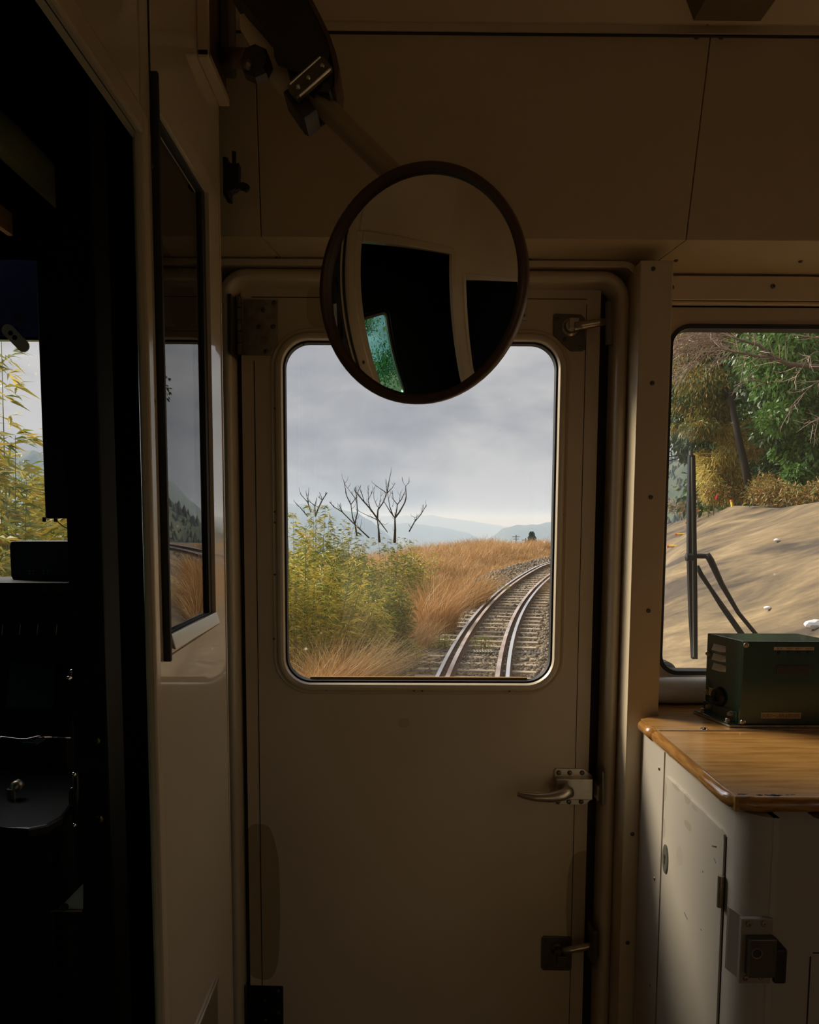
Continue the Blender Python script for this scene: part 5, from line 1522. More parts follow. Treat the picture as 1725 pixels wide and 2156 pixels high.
# ================================================================== BARE TREES (left)
def bare_tree(pxs, Y, label):
    """pxs: list of branches, each a list of photo points with radius in mm; all at about depth Y with some spread in depth"""
    p0 = pxs[0][0]; root = empty('bare_tree', at(p0[0], p0[1], Y), label, 'bare tree', 'bare trees above the dry grass')
    bm = B(); px_m = Y / F
    for b in pxs:
        dz = rng.uniform(-.5, .5)
        n_ = len(b); r_ = b[0][2] / 1000.
        pts = [at(q[0], q[1], Y + dz * (i / max(1, n_ - 1))) for i, q in enumerate(b)]
        tube(bm, pts, [1.35 * r_ * (1 - .6 * i / (n_ - 1)) for i in range(n_)], 6)
        for i in range(1, n_):
            for k in range(2):
                p = pts[i - 1].lerp(pts[i], rng.uniform(.35, 1.0)); d = (pts[i] - pts[i - 1]); L_ = min(.42, d.length * .6) * rng.uniform(.5, 1.1)
                if L_ < .06 or p.z < pts[0].z - .3: continue
                d = (d.normalized() + Vector((rng.normal(0, .55), 0, rng.normal(.25, .2)))).normalized()
                tube(bm, [p, p + d * L_ * .6, p + (d + Vector((0, 0, .35))).normalized() * L_], [.0062, .005, .003], 4, cap=False)
    link('branches', bm, M['bark'], root, smooth=True)
def zp(x, y): return (580 + x / 4.4, 960 + y / 4.4)
def Z(*a, r=14): return [(*zp(a[i], a[i + 1]), r) for i in range(0, len(a), 2)]
bare_tree([Z(1105, 800, 1110, 680, 1108, 575, r=34), Z(1108, 575, 1060, 510, 1000, 410, r=16), Z(1108, 575, 1150, 520, 1195, 440, 1212, 380, 1208, 280, r=20), Z(1108, 575, 1125, 500, 1130, 450, 1170, 400, 1200, 330, r=18), Z(1085, 540, 1060, 470, 1040, 350, r=14),
           Z(1130, 450, 1090, 400, 1085, 320, r=10), Z(1208, 280, 1225, 260, 1245, 235, r=6), Z(1208, 280, 1180, 240, r=5), Z(1150, 415, 1160, 330, r=7), Z(1085, 470, 1095, 430, r=7)], 24, 'bare tree with a straight trunk and the widest crown, middle of the door window')
bare_tree([Z(965, 800, 958, 700, 945, 580, r=30), Z(945, 580, 880, 490, 800, 400, 760, 350, 730, 315, r=20), Z(945, 580, 950, 500, 1000, 430, 1035, 345, r=20), Z(1035, 345, 1050, 250, 1072, 148, r=14), Z(1035, 345, 1020, 210, r=9), Z(1035, 345, 980, 310, 915, 260, r=9), Z(1035, 345, 1080, 300, 1110, 252, r=9),
           Z(880, 490, 860, 410, 865, 270, r=10), Z(860, 410, 890, 350, 915, 295, r=8), Z(830, 440, 800, 350, 780, 290, r=9), Z(945, 470, 915, 400, 905, 320, r=8), Z(955, 490, 975, 400, 978, 335, r=8), Z(945, 590, 870, 560, 780, 515, r=10), Z(945, 580, 1020, 680, 1040, 710, r=16)], 23, 'tallest bare tree, forking low with one twig reaching highest into the cloud')
bare_tree([Z(755, 740, 740, 640, 715, 570, 700, 450, r=20), Z(735, 630, 760, 530, 755, 410, 740, 285, r=16), Z(700, 450, 660, 370, 635, 230, r=13), Z(700, 450, 745, 390, 780, 300, r=10), Z(745, 400, 700, 340, 640, 260, r=8)], 22.5, 'slim bare tree with a forked stem left of the tallest bare tree')
bare_tree([Z(870, 760, 720, 620, 620, 520, 540, 470, 500, 425, r=15), Z(620, 520, 590, 445, r=7), Z(620, 520, 575, 460, r=6)], 22, 'leaning bare stem slanting up to the left before the hill')
bare_tree([Z(370, 560, 400, 480, 435, 410, 480, 340, r=15), Z(370, 560, 365, 460, 385, 395, r=12), Z(435, 410, 415, 345, r=8), Z(435, 410, 400, 380, r=7), Z(365, 460, 300, 410, r=8), Z(330, 520, 300, 430, 230, 350, r=12), Z(300, 430, 305, 345, r=8), Z(300, 560, 240, 490, 190, 435, r=9)], 18.5, 'bare twigs rising out of the tall bamboo at the left')
bare_tree([Z(1240, 700, 1290, 610, 1350, 540, 1400, 455, r=16), Z(1290, 610, 1315, 560, 1310, 535, r=8), Z(1350, 540, 1370, 480, 1370, 455, r=8), Z(1300, 600, 1285, 565, r=6)], 26, 'smallest bare tree, at the right end of the row')

# ================================================================== ROCK CUTTING
M['rock'] = mat('sandy_rock', (.40, .30, .18), .9)
def rockmat():
    m = M['rock']; b = bsdf(m)
    g = N(m, 'ShaderNodeTexCoord'); mp = N(m, 'ShaderNodeMapping'); mp.vector_type = 'TEXTURE'; mp.inputs['Rotation'].default_value = (radians(-15), 0, radians(10)); mp.inputs['Scale'].default_value = (1.0, 4.2, .55)
    n1 = N(m, 'ShaderNodeTexNoise'); n1.inputs['Scale'].default_value = 1.3; n1.inputs['Detail'].default_value = 9; n1.inputs['Roughness'].default_value = .60; n1.inputs['Distortion'].default_value = .5
    LK(m, g.outputs['Object'], mp.inputs[0]); LK(m, mp.outputs[0], n1.inputs['Vector'])
    r = N(m, 'ShaderNodeValToRGB'); el = r.color_ramp.elements
    el[0].position = .38; el[0].color = (.042, .029, .017, 1); el[1].position = .63; el[1].color = (.210, .150, .075, 1)
    e = el.new(.44); e.color = (.092, .064, .033, 1); e = el.new(.54); e.color = (.146, .102, .050, 1)
    LK(m, n1.outputs['Fac'], r.inputs['Fac'])
    n2 = N(m, 'ShaderNodeTexNoise'); n2.inputs['Scale'].default_value = 6; n2.inputs['Detail'].default_value = 9; n2.inputs['Roughness'].default_value = .7; LK(m, mp.outputs[0], n2.inputs['Vector'])
    mx = N(m, 'ShaderNodeMix'); mx.data_type = 'RGBA'; mx.blend_type = 'OVERLAY'; mx.inputs[0].default_value = .9
    LK(m, r.outputs[0], mx.inputs[6]); LK(m, n2.outputs['Fac'], mx.inputs[7]); LK(m, mx.outputs[2], b.inputs['Base Color'])
    bp = N(m, 'ShaderNodeBump'); bp.inputs['Strength'].default_value = .6; bp.inputs['Distance'].default_value = .12
    ad = N(m, 'ShaderNodeMath'); ad.operation = 'MULTIPLY_ADD'; LK(m, n2.outputs['Fac'], ad.inputs[0]); ad.inputs[1].default_value = .3; LK(m, n1.outputs['Fac'], ad.inputs[2])
    LK(m, ad.outputs[0], bp.inputs['Height']); LK(m, bp.outputs[0], b.inputs['Normal'])
rockmat()
bm = B()
cols = []
for i in range(len(ROCKC) - 1):
    n_ = 10 if i < 8 else 4
    for k in range(n_):
        t = k / n_
        cols.append((Vector(ROCKC[i][0]).lerp(Vector(ROCKC[i + 1][0]), t), Vector(ROCKC[i][1]).lerp(Vector(ROCKC[i + 1][1]), t)))
cols.append((Vector(ROCKC[-1][0]), Vector(ROCKC[-1][1])))
for _ in range(3):       # smooth the plan
    cols = [cols[0]] + [((cols[i - 1][0] + cols[i][0] * 2 + cols[i + 1][0]) / 4, (cols[i - 1][1] + cols[i][1] * 2 + cols[i + 1][1]) / 4) for i in range(1, len(cols) - 1)] + [cols[-1]]
V = []
nv = 26
for c, b_ in cols:
    row = []
    hgt = c.z - b_.z
    inn = Vector((c.x - b_.x, c.y - b_.y, 0))
    for j in range(nv + 6):
        if j <= nv:
            t = j / nv
            # convex: steep foot, rounding over the crest
            px_ = b_.lerp(c, t); k = sin(t * pi) * .16 * max(hgt, .2)
            q = px_ + Vector((-.75, -.20, .30)) * k
        else:
            s_ = (j - nv) / 6.
            q = c + Vector((1.9, .3, .10)) * s_ - Vector((0, 0, .35 * s_ * s_))
        q = q + Vector((-.7, -.2, .6)) * (noise.noise(Vector((q.x * .35 + q.z * .3, q.y * .35, q.z * .6))) * .20 * min(1, hgt) + noise.noise(Vector((q.x * 1.1, q.y * .6 + q.z * .9, q.z * 1.3))) * .09)
        if j < 2: q.z -= .25
        row.append(bm.verts.new(q))
    V.append(row)
for i in range(len(V) - 1):
    for j in range(len(V[0]) - 1): bm.faces.new((V[i][j], V[i + 1][j], V[i + 1][j + 1], V[i][j + 1]))
tag(link('rock_cutting', bm, M['rock'], smooth=True), 'sandy brown streaked rock face of the cutting in the right windscreen', 'rock')
bpy.context.view_layer.update()
# yellow marker pins on the crest
from mathutils.bvhtree import BVHTree
rk_o = bpy.data.objects['rock_cutting']
RB_ = BVHTree.FromPolygons([v.co.copy() for v in rk_o.data.vertices], [tuple(p.vertices) for p in rk_o.data.polygons])
def on_rock(px, py, Y):
    for k in range(12):
        h = RB_.ray_cast(EYE, ray(px, py + k * 2).normalized())
        if h[0] is not None and h[0].y < Y + 9: return h[0] + h[1] * (.03 if h[1].dot(ray(px, py)) < 0 else -.03) + Vector((0, 0, .0))
    return at(px, py, Y)
def pin(px, py, Y, tilt, L_, label, up=0.0):
    p = on_rock(px, py, Y) + Vector((0, -.05, .03))
    root = empty('marker_pin', p, label, 'marker pin', 'yellow marker pins along the rock crest')
    d = Vector((cos(tilt), -.3, sin(tilt))).normalized()
    bm = B(); tube(bm, [p - d * .05, p + d * L_], .030, 10); link('sleeve', bm, M['pin_y'], root)
    bm = B(); tube(bm, [p - d * .05, p - d * .09], .036, 10); link('cap', bm, M['pin_o'], root)
    bm = B(); tube(bm, [p + d * L_, p + d * (L_ + .14) + Vector((.05, .25, -.10))], .012, 6); link('rod', bm, M['bark'], root)
M['pin_y'] = mat('yellow_pin', (.85, .55, .05), .4); M['pin_o'] = mat('orange_pin_cap', (.80, .16, .04), .4)
pin(1414, 1155, 22.2, .05, .13, 'lowest yellow pin at the left end of the rock, next to the pillar')
pin(1430, 1129.5, 22.3, .05, .14, 'second yellow pin from the pillar, just left of the wiper blade')
pin(1451, 1104.5, 22.5, .0, .20, 'yellow pin passing behind the wiper blade')
pin(1477, 1080.5, 22.0, .05, .18, 'yellow pin lying on the crest just right of the wiper blade')
pin(1508, 1061, 20.6, -.9, .13, 'yellow pin tilted steeply with an orange cap on the crest')
pin(1541, 1056, 19.8, -1.5, .10, 'upright yellow pin, rightmost on the crest')
for i, (px, py, Y, s_, lab) in enumerate(((1719, 1319, 11.6, .075, 'largest white stone on the rock face above the green box'), (1621, 1283, 13.0, .035, 'small white stone on the rock face right of the wiper arms'), (1637, 1141, 16.0, .035, 'small pale chip high on the rock face'))):
    p = on_rock(px, py, Y)
    bm = B(); bmesh.ops.create_icosphere(bm, subdivisions=2, radius=s_)
    for v in bm.verts: v.co = Vector((v.co.x * 1.3, v.co.y, v.co.z * .7)) * (1 + .25 * noise.noise(v.co * 20 + Vector((i, 0, 0)))) + p
    tag(link('white_stone', bm, mat('white_stone_%d' % i, (.75, .74, .72), .6)), lab, 'stone', 'white stones on the rock face')

# ================================================================== WOODED BANK ABOVE THE ROCK
def foliage_obj(name, P, D, L, m, parent, asp=.4, droop=.2):
    v = leaves(P, unit(D), L, L * asp, droop)
    o = mesh_np(name, v[0], v[1], m)
    if parent: o.parent = parent; o.matrix_parent_inverse = Matrix.Translation(-world_loc(parent))
    return o
def blobs(cs, n_, rad, zs=.7):
    """points in soft balls round the centres"""
    cs = np.array([tuple(c) for c in cs]); idx = rng.integers(0, len(cs), n_)
    u = rng.normal(0, 1, (n_, 3)); u = unit(u) * (rng.random((n_, 1)) ** .45)
    r_ = np.asarray(rad); r_ = r_[idx][:, None] if r_.ndim else r_
    return cs[idx] + u * r_ * np.array([[1, 1, zs]]), u
def leafmass(P, u, L, out=.8, down=-.3):
    n_ = len(P); return unit(u * out + rng.normal(0, 1, (n_, 3)) * .7 + np.array([[0, 0, down]])), L * rng.uniform(.6, 1.2, n_)
# cedar with orange green foliage and a dark trunk
root = empty('cedar_tree', at(1578, 1030, 20), 'cedar with a dark leaning trunk and orange green foliage in the right windscreen', 'tree')
bm = B()
tube(bm, [at(1580, 1035, 18.6), at(1568, 975, 18.6), at(1556, 925, 18.7), at(1545, 870, 18.8), at(1538, 820, 19.2), at(1530, 740, 20), at(1525, 640, 20)], [.095, .085, .078, .072, .06, .045, .02], 12)
br_c = []; br_r = []
for (px, py, s_) in ((1470, 740, 1.1), (1500, 700, 1.), (1440, 780, 1.), (1475, 800, .95), (1510, 790, .8), (1450, 850, .75), (1500, 860, .75), (1475, 900, .65), (1530, 820, .55), (1440, 900, .45), (1570, 760, .9), (1540, 720, 1.1), (1435, 720, .9), (1500, 640, 1.3), (1560, 640, 1.2)):
    c = at(px, py, 20 + rng.uniform(-.9, .9)); br_c.append(c); br_r.append(s_)
    k = max(0, min(1, (1000 - py) / 360.)); tp = at(1575 - 50 * k, min(py + 30, 1000), 20)
    tube(bm, [tp, tp.lerp(c, .5) + Vector((0, 0, .1)), c], [.035, .022, .008], 6)
link('trunk', bm, M['bark'], root, smooth=True)
P, u = blobs(br_c, 17000, np.array(br_r) * .78, .55); D, L_ = leafmass(P, u, .13, .6, -.9)
foliage_obj('foliage', P, D, L_, M['leaf_orange'], root, .25)
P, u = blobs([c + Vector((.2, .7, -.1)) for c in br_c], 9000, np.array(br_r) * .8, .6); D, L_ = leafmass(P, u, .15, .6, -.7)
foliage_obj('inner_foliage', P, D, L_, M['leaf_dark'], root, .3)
# glossy green broadleaf tree at right
root = empty('broadleaf_tree', at(1690, 1020, 17), 'glossy green broadleaf tree filling the right side of the right windscreen', 'tree')
bm = B(); tube(bm, [at(1690, 1040, 17.5), at(1700, 950, 17.5), at(1690, 800, 17.5), at(1660, 650, 17.5)], [.11, .09, .07, .03], 10)
cs = []; rs = []
for (px, py, s_) in ((1680, 900, .75), (1640, 880, .5), (1710, 850, .7), (1700, 960, .6), (1720, 1000, .5), (1650, 800, .8), (1700, 760, .9), (1610, 770, .6), (1740, 900, .9), (1600, 730, .8), (1660, 710, .9), (1720, 700, .9), (1650, 950, .3), (1790, 800, 1.3), (1800, 950, 1.1), (1850, 700, 1.5), (1650, 600, 1.3), (1740, 600, 1.4), (1680, 1000, .3)):
    c = at(px, py, 17 + rng.uniform(-.7, .7)); cs.append(c); rs.append(s_)
    tp = at(1692, min(py + 20, 1000), 17.5); tube(bm, [tp, tp.lerp(c, .5), c], [.03, .02, .007], 6)
link('trunk', bm, M['bark'], root, smooth=True)
P, u = blobs(cs, 20000, np.array(rs) * .85, .8); D, L_ = leafmass(P, u, .12, .8, -.5)
foliage_obj('foliage', P, D, L_, M['leaf_green'], root, .42)
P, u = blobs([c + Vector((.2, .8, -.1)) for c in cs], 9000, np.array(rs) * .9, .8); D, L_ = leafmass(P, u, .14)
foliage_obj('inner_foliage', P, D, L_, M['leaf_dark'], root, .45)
# dark tree by the pillar with sky gleaming through
root = empty('broadleaf_tree', at(1405, 1000, 25), 'dark open-crowned tree next to the pillar with sky showing through', 'tree')
cs = []; rs = []
bm = B(); tube(bm, [at(1380, 1080, 25), at(1385, 950, 25), at(1395, 800, 25), at(1400, 700, 25)], [.13, .10, .07, .03], 8)
for (px, py, s_) in ((1420, 850, .7), (1440, 890, .6), (1425, 930, .6), (1455, 930, .55), (1470, 900, .5), (1415, 800, .8), (1450, 960, .3), (1485, 950, .35), (1400, 740, 1.1), (1460, 820, .8), (1390, 900, .9), (1370, 820, 1.0)):
    c = at(px, py, 25 + rng.uniform(-.8, .8)); cs.append(c); rs.append(s_); tp = at(1388, py + 15, 25); tube(bm, [tp, tp.lerp(c, .5), c], [.025, .016, .006], 5)
link('trunk', bm, M['bark'], root, smooth=True)
P, u = blobs(cs, 5200, np.array(rs) * .95, .8); D, L_ = leafmass(P, u, .15)
foliage_obj('foliage', P, D, L_, M['leaf_dark'], root, .4)
# golden bamboo on the crest
root = empty('bamboo_bush', at(1520, 1045, 20.5), 'golden bamboo bush on the rock crest below the cedar', 'bamboo')
cs = []; rs = []
for (px, py, s_) in ((1520, 1000, .45), (1495, 1010, .38), (1545, 990, .42), (1510, 970, .40), (1535, 950, .42), (1550, 920, .36), (1525, 910, .32), (1490, 985, .32), (1560, 1020, .4), (1500, 1035, .35), (1540, 1035, .4), (1580, 900, .25), (1590, 945, .3), (1480, 960, .20), (1525, 885, .22)):
    cs.append(at(px, py, 19.8 + rng.uniform(-.3, .3))); rs.append(s_ * .8)
bm = B()
for c in cs: tube(bm, [Vector((c.x + rng.uniform(-.2, .2), c.y + .1, 1.5)), c], [.010, .004], 4, cap=False)
link('stems', bm, M['stem'], root)
P, u = blobs(cs, 8000, np.array(rs) * 1.0, .9); D, L_ = leafmass(P, u, .17, .9, -.35)
foliage_obj('foliage', P, D, L_, M['leaf_gold'], root, .15, .35)
# background shrubs on the bank, many
root = empty('bank_undergrowth', (12, 22, 3)); root['label'] = 'dense dark undergrowth covering the bank behind the trees'; root['category'] = 'undergrowth'; root['kind'] = 'stuff'
cs = []; rs = []
for i in range(150):
    px = rng.uniform(1480, 1900); Y = rng.uniform(20.5, 27)
    py = rng.uniform(560, 1050)
    cs.append(at(px, py, Y)); rs.append(rng.uniform(.6, 1.1))
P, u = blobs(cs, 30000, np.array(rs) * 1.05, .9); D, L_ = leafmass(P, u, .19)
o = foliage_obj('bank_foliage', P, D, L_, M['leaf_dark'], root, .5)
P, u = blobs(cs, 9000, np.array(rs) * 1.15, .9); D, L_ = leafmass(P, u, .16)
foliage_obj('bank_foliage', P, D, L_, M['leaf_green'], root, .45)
# rusty undergrowth along the crest
cs = []; rs = []
for i in range(70):
    px = rng.uniform(1405, 1740); py = 1090 - (px - 1405) * .42 if px < 1480 else 1050 + rng.uniform(-28, 8)
    if px < 1480: py = 1082 + rng.uniform(-16, 12)
    Y = 24.6 if px < 1480 else (19.2 if px < 1600 else 16.6); cs.append(at(px, py - 4, Y + rng.uniform(-.2, .6))); rs.append(rng.uniform(.14, .30))
for i in range(20):
    cs.append(at(rng.uniform(1590, 1740), rng.uniform(1005, 1045), 17.2)); rs.append(rng.uniform(.12, .22))
for i in range(34):
    px = rng.uniform(1585, 1760); cs.append(at(px, rng.uniform(1022, 1050), 16.2 - (px - 1585) / 175 * 2.2 + .5)); rs.append(rng.uniform(.14, .24))
P, u = blobs(cs, 9000, np.array(rs), .9); D, L_ = leafmass(P, u, .10, .6, .2)
tag(foliage_obj('rusty_undergrowth', P, D, L_, M['rust'], None, .3), 'rust and yellow undergrowth along the crest of the rock', 'undergrowth', kind='stuff')
# bare branches reaching across from the right
def wild(name, main, label, cat, n_tw, ln, mm, thick=1.0, Y=16., spread=.45, dirb=(-1, 0, 0)):
    root = empty(name, main[0][0], label, cat); bm = B()
    for pts, r_ in [(mm_[0:-1], mm_[-1]) for mm_ in main]:
        k = len(pts); tube(bm, pts, [r_ * (1 - .7 * i / (k - 1)) for i in range(k)], 8)
    link('branch', bm, M['branch'] if 'branch' in M else M['bark'], root, smooth=True)
    bm = B()
    for pts, r_ in [(mm_[0:-1], mm_[-1]) for mm_ in main]:
        for i in range(n_tw):
            t = rng.random() * (len(pts) - 1.001); a_ = int(t); p = pts[a_].lerp(pts[a_ + 1], t - a_)
            d = (pts[a_ + 1] - pts[a_]).normalized()
            dd = (d * .8 + Vector((rng.normal(0, spread), rng.normal(0, spread), rng.normal(.0, spread)))).normalized()
            l = ln * rng.uniform(.4, 1.2)
            q = p + dd * l * .5; dd2 = (dd + Vector((rng.normal(0, .35), rng.normal(0, .35), rng.normal(0, .35)))).normalized(); e_ = q + dd2 * l * .5
            tube(bm, [p, q, e_], [.0065 * thick, .0045 * thick, .0018 * thick], 4, cap=False)
            for k in range(3):
                s_ = p.lerp(e_, rng.uniform(.3, .9)); d3 = (dd + Vector((rng.normal(0, .6), rng.normal(0, .5), rng.normal(0, .6)))).normalized()
                tube(bm, [s_, s_ + d3 * l * .3], [.0028 * thick, .0012 * thick], 3, cap=False)
    link('twigs', bm, mm, root)
M['branch'] = mat('brown_branch', (.12, .08, .055), .85)
def C7(x, y): return (1380 + x / 4.4915, 520 + y / 4.4915)
def br7(*a, Y=15.6, r=.03): return [at(*C7(a[i], a[i + 1]), Y) for i in range(0, len(a), 2)] + [r]
wild('bare_branch_tree', [br7(1800, 1150, 1550, 1135, 1260, 1110, 1130, 1050, 980, 930, 850, 895, 720, 850, r=.055), br7(1150, 1060, 980, 1040, 850, 1010, 740, 995, 630, 965, r=.036)],
     'bare brown tree limb with fine pinkish twigs across the top of the right windscreen', 'bare tree', 16, .9, M['twig'], 1.3)
wild('bare_branch_tree', [br7(850, 880, 600, 960, 420, 1060, 300, 1140, 200, 1210, Y=15.9, r=.014), br7(700, 900, 500, 930, 330, 980, 150, 1030, Y=16, r=.014), br7(760, 840, 560, 850, 400, 870, 160, 900, Y=16.1, r=.014), br7(680, 800, 450, 820, 250, 860, Y=16.1, r=.012)],
     'dense spray of pinkish brown bare twigs at the upper left of the right windscreen', 'bare twigs', 38, .8, M['twig'], 1.3, spread=.28)
wild('bare_branch_tree', [br7(1700, 970, 1500, 1000, 1440, 1050, 1400, 1130, 1330, 1230, Y=14.8, r=.012), br7(1700, 1200, 1500, 1300, 1420, 1370, 1330, 1500, 1200, 1590, Y=14.8, r=.012), br7(1700, 850, 1500, 860, 1420, 840, Y=14.8, r=.010), br7(1700, 1560, 1560, 1620, 1480, 1700, Y=14.8, r=.008), br7(1100, 1300, 930, 1260, 740, 1290, Y=15.5, r=.008)],
     'pale bare twigs arching down in front of the glossy green tree', 'bare twigs', 9, .45, M['twig'], 1.2, spread=.4)
# red ribbons
M['red'] = mat('red_ribbon', (.75, .06, .09), .5)
for (pts, Y, lab) in ((((1674, 996), (1677, 1000), (1676, 1006), (1679, 1014)), 16.3, 'red ribbon tied in the undergrowth below the green tree'), (((1511, 1041), (1509, 1047), (1508, 1052)), 19.0, 'small red ribbon left of the cedar trunk near the rock crest')):
    bm = B(); tube(bm, [at(x, y, Y) for x, y in pts], [.022, .03, .026, .016][:len(pts)], 5); tag(link('ribbon', bm, M['red']), lab, 'ribbon')

# ================================================================== FAR HILLS, PLAIN
M['forest'] = mat('forest_hill', (.045, .065, .03), .95)
noisy(M['forest'], (.02, .035, .018), (.085, .10, .045), .06, 10, .35, .65, bump=0)
M['plain'] = mat('valley_fields', (.10, .13, .07), .95)
noisy(M['plain'], (.035, .06, .035), (.26, .27, .20), .0045, 9, .38, .68, sc=(1, .5, 1))
def ridge(name, sil, Y, zb_, depth, m, label, seg=10, rough=1.0, cat='hill', lumps=.02):
    """a hill whose crest follows the given photo points at distance Y, falling away to both sides"""
    pts = [at(px, py, Y) for px, py in sil]; bm = B(); V = []
    fine = []
    for i in range(len(pts) - 1):
        n_ = max(4, int(abs(sil[i + 1][0] - sil[i][0]) / 6))
        for k in range(n_): fine.append(pts[i].lerp(pts[i + 1], k / n_))
    fine.append(pts[-1])
    prof = [(-1, 0), (-.8, .10), (-.6, .27), (-.4, .52), (-.25, .74), (-.12, .92), (0, 1), (.2, .85), (.5, .45), (1, 0)]
    for j, (d_, h_) in enumerate(prof):
        row = []
        for c in fine:
            hz = (c.z - zb_)
            nn = noise.noise(Vector((c.x / depth * 4, j * .9, Y * .01))) * .22 * (1 - abs(h_ * 2 - 1)) + noise.noise(Vector((c.x / depth * 22, j * 2.1, 4))) * lumps * (h_ + .2)
            row.append(bm.verts.new((c.x + d_ * depth * .1 * nn, Y + d_ * depth, zb_ + hz * (h_ + nn))))
        V.append(row)
    for i in range(len(V) - 1):
        for j in range(len(V[0]) - 1): bm.faces.new((V[i][j], V[i][j + 1], V[i + 1][j + 1], V[i + 1][j]))
    o = link(name, bm, m, smooth=True); o['kind'] = 'structure'; return o
bm = B(); box(bm, -14000, 16000, 600, 17000, -260, -230); struct('valley_plain', bm, M['plain'])
ridge('hill', [(-900, 1010), (-300, 960), (-60, 930), (20, 948), (70, 950), (200, 985), (480, 1030), (600, 1060), (650, 1061), (690, 1064), (716, 1072), (750, 1079), (785, 1100), (815, 1125), (850, 1150)], 3300, -230, 900, M['forest'], '')
ridge('hill', [(560, 1100), (700, 1088), (820, 1086), (912, 1085), (935, 1090), (1000, 1098), (1060, 1108), (1120, 1116)], 7500, -232, 1500, M['forest'], '')
ridge('hill', [(780, 1106), (860, 1101), (940, 1112), (985, 1122), (1010, 1134), (1040, 1150)], 4800, -232, 700, M['forest'], '')
ridge('hill', [(1020, 1140), (1040, 1127), (1060, 1112), (1090, 1106), (1130, 1104), (1160, 1099), (1220, 1094), (1300, 1085), (1420, 1060)], 3300, -232, 800, M['forest'], '')
ridge('hill', [(900, 1165), (970, 1163), (1010, 1160), (1060, 1152), (1100, 1147), (1150, 1144), (1200, 1142), (1300, 1130)], 1500, -180, 200, M['forest'], '')
# the mountain to the right with a forested spur before it
ridge('mountain', [(1180, 1150), (1245, 1115), (1268, 1088), (1290, 1062), (1312, 1046), (1330, 1026), (1350, 1014), (1370, 1000), (1395, 965), (1412, 951), (1440, 935), (1520, 905), (1700, 860), (2100, 820)], 1700, -150, 650, M['forest'], '', lumps=.03)
ridge('hill', [(1200, 1140), (1268, 1100), (1285, 1100), (1305, 1084), (1330, 1068), (1350, 1060), (1362, 1050), (1400, 990), (1415, 970), (1430, 955), (1480, 925), (1600, 890), (1900, 830)], 330, -40, 120, M['forest'], '', lumps=.05)
# conifers on that spur (uncountable forest)
P = []; H = []
pr = [(1200, 1140), (1268, 1100), (1285, 1100), (1305, 1084), (1330, 1068), (1350, 1060), (1362, 1050), (1400, 990), (1415, 970), (1430, 955), (1480, 925), (1600, 890), (1900, 830)]
def sil(px):
    for i in range(len(pr) - 1):
        if pr[i][0] <= px <= pr[i + 1][0]: t = (px - pr[i][0]) / (pr[i + 1][0] - pr[i][0]); return pr[i][1] + (pr[i + 1][1] - pr[i][1]) * t
    return 1100
acc = Acc()
nc = 2600
for i in range(nc):
    px = rng.uniform(1215, 1640); d_ = rng.random()
    Y = 330 - d_ * 120
    c = at(px, sil(px), 330); hz = c.z + 40
    frac = 1 - (d_ ** .9) * .95
    z0 = -40 + hz * max(.02, frac)
    x = c.x
    r_ = rng.uniform(.7, 1.5); h_ = rng.uniform(1.8, 4.0)
    k = 6
    rings = [(r_, -1.5), (r_ * .95, h_ * .25), (r_ * .6, h_ * .6), (.12, h_)]
    v = []
    for (rr2, hh2) in rings:
        for j in range(k):
            a_ = 2 * pi * j / k + i; q = rr2 * rng.uniform(.75, 1.2); v.append((x + cos(a_) * q, Y + sin(a_) * q, z0 + hh2 + rng.uniform(-.3, .3)))
    f = [[a_ * k + j, a_ * k + (j + 1) % k, (a_ + 1) * k + (j + 1) % k, (a_ + 1) * k + j] for a_ in range(3) for j in range(k)]
    acc.add((np.array(v), np.array(f)))
M['crown'] = leafy('forest_crown', [(.02, .035, .015), (.045, .06, .025), (.08, .06, .035), (.03, .05, .02), (.10, .09, .045)], trans=0, rough=.95)
tag(acc.make('forest', M['crown']), 'dark wooded hillside behind the end of the rock', 'forest', kind='stuff')

# small conifer, pylon, poles, white building beyond the grass
root = empty('conifer_tree', at(1122, 1165, 150), 'small dark conifer standing alone beyond the dry grass right of the door window', 'tree')
bm = B(); tube(bm, [at(1122, 1185, 150), at(1122, 1120, 150)], [.22, .05], 8); link('trunk', bm, M['bark'], root)
P = []; D = []
for i in range(5200):
    t = rng.random(); a_ = rng.uniform(0, 2 * pi); rr2 = (1.0 * (1 - t) ** .85 + .06) * rng.random() ** .4 * (1 + .25 * sin(t * 28))
    b_ = at(1122 - 2 * t, 1160 - 41 * t, 150); P.append((b_.x + cos(a_) * rr2, b_.y + sin(a_) * rr2, b_.z)); D.append((cos(a_), sin(a_), -.3))
foliage_obj('foliage', np.array(P), np.array(D), np.full(len(P), .42), M['leaf_dark'], root, .6)
def tower(px, y0, y1, Y, label):
    root = empty('pylon', at(px, y1, Y), label, 'pylon'); bm = B()
    a_ = at(px - 4, y1, Y); b_ = at(px + 4, y1, Y); t_ = at(px, y0, Y)
    for q in (a_, b_, a_ + Vector((0, 3, 0)), b_ + Vector((0, 3, 0))): tube(bm, [q, t_], .09, 4)
    for k in (.2, .4, .6, .8): tube(bm, [a_.lerp(t_, k), b_.lerp(t_, k + .1 if k < .8 else .8)], .06, 4); tube(bm, [b_.lerp(t_, k), a_.lerp(t_, k + .1 if k < .8 else .8)], .06, 4)
    for k in (.72, .85): c = a_.lerp(b_, .5).lerp(t_, k); tube(bm, [c - Vector((1.0, 0, 0)), c + Vector((1.0, 0, 0))], .06, 4)
    link('lattice', bm, M['bark'], root)
tower(1037, 1133, 1164, 420, 'small lattice pylon in the valley beyond the grass')
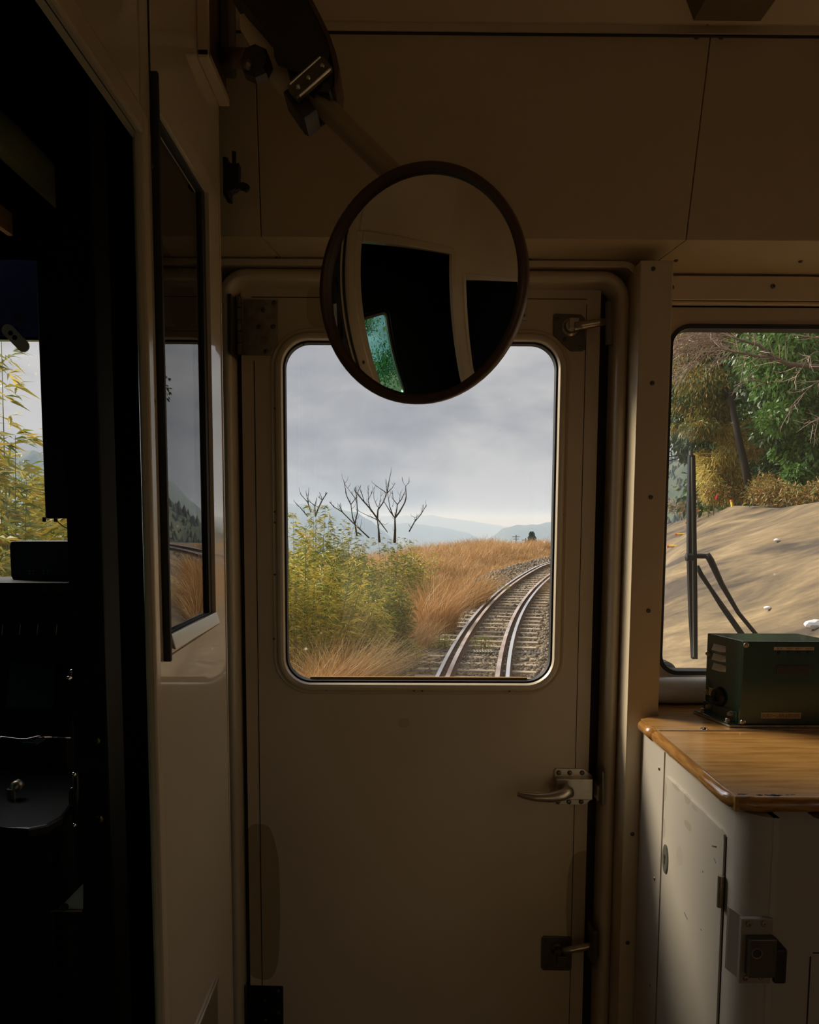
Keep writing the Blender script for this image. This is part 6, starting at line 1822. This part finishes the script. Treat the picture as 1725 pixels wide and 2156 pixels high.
def pole(px, y0, y1, Y, label):
    bm = B(); tube(bm, [at(px, y1, Y), at(px, y0, Y)], .11, 6); c = at(px, y0 + 4, Y)
    tube(bm, [c - Vector((.9, 0, 0)), c + Vector((.9, 0, 0))], .06, 4); c = at(px, y0 + 9, Y); tube(bm, [c - Vector((.7, 0, 0)), c + Vector((.7, 0, 0))], .06, 4)
    tag(link('utility_pole', bm, M['bark']), label, 'utility pole', 'utility poles beyond the grass')
pole(1087, 1126, 1170, 190, 'utility pole above the white roofs, left of the small conifer')
pole(1107, 1133, 1170, 190, 'utility pole just left of the small conifer')
root = empty('white_building', at(1066, 1165, 520), 'long low white building in the valley beyond the grass', 'building')
a_ = at(1048, 1166, 520); b_ = at(1086, 1157, 520)
bm = B(); box(bm, a_.x, b_.x, 520, 528, a_.z, b_.z); link('wall', bm, mat('white_wall', (.75, .76, .78), .6), root)
bm = B(); prism(bm, [(a_.x, 519.5, b_.z), (a_.x, 524, b_.z + .9), (a_.x, 528.5, b_.z)], (b_.x - a_.x, 0, 0)); link('roof', bm, mat('pale_roof', (.68, .68, .70), .5), root)
# specks of villages far out in the valley
pts = []; sz = []
for i in range(420):
    px = rng.normal(1010, 60); py = rng.normal(1141, 7)
    d = ray(px, py); t = (-230 - 1.4) / d.z
    if t < 0: continue
    p = EYE + d * t
    if 900 < p.y < 14000: pts.append((p.x, p.y, -228)); sz.append(rng.uniform(3, 7))
if pts:
    tag(stones('distant_houses', pts, sz, mat('pale_houses', (.7, .7, .7), .7)), 'pale specks of distant houses on the valley floor', 'houses', kind='stuff')

# ================================================================== HAZE IN THE VALLEY AIR
HAZE = 1 / 2300.
vm = bpy.data.materials.new('valley_haze'); vm.use_nodes = True
nt_ = vm.node_tree; nt_.nodes.clear(); out_ = nt_.nodes.new('ShaderNodeOutputMaterial'); vs1 = nt_.nodes.new('ShaderNodeVolumeScatter')
vs1.inputs['Color'].default_value = (.41, .56, .78, 1); vs1.inputs['Density'].default_value = HAZE; vs1.inputs['Anisotropy'].default_value = 0.0
nt_.links.new(vs1.outputs[0], out_.inputs['Volume'])
bm = B(); box(bm, -13000, 15000, 62, 16500, -400, 70); hz_ = struct('valley_haze', bm, vm)
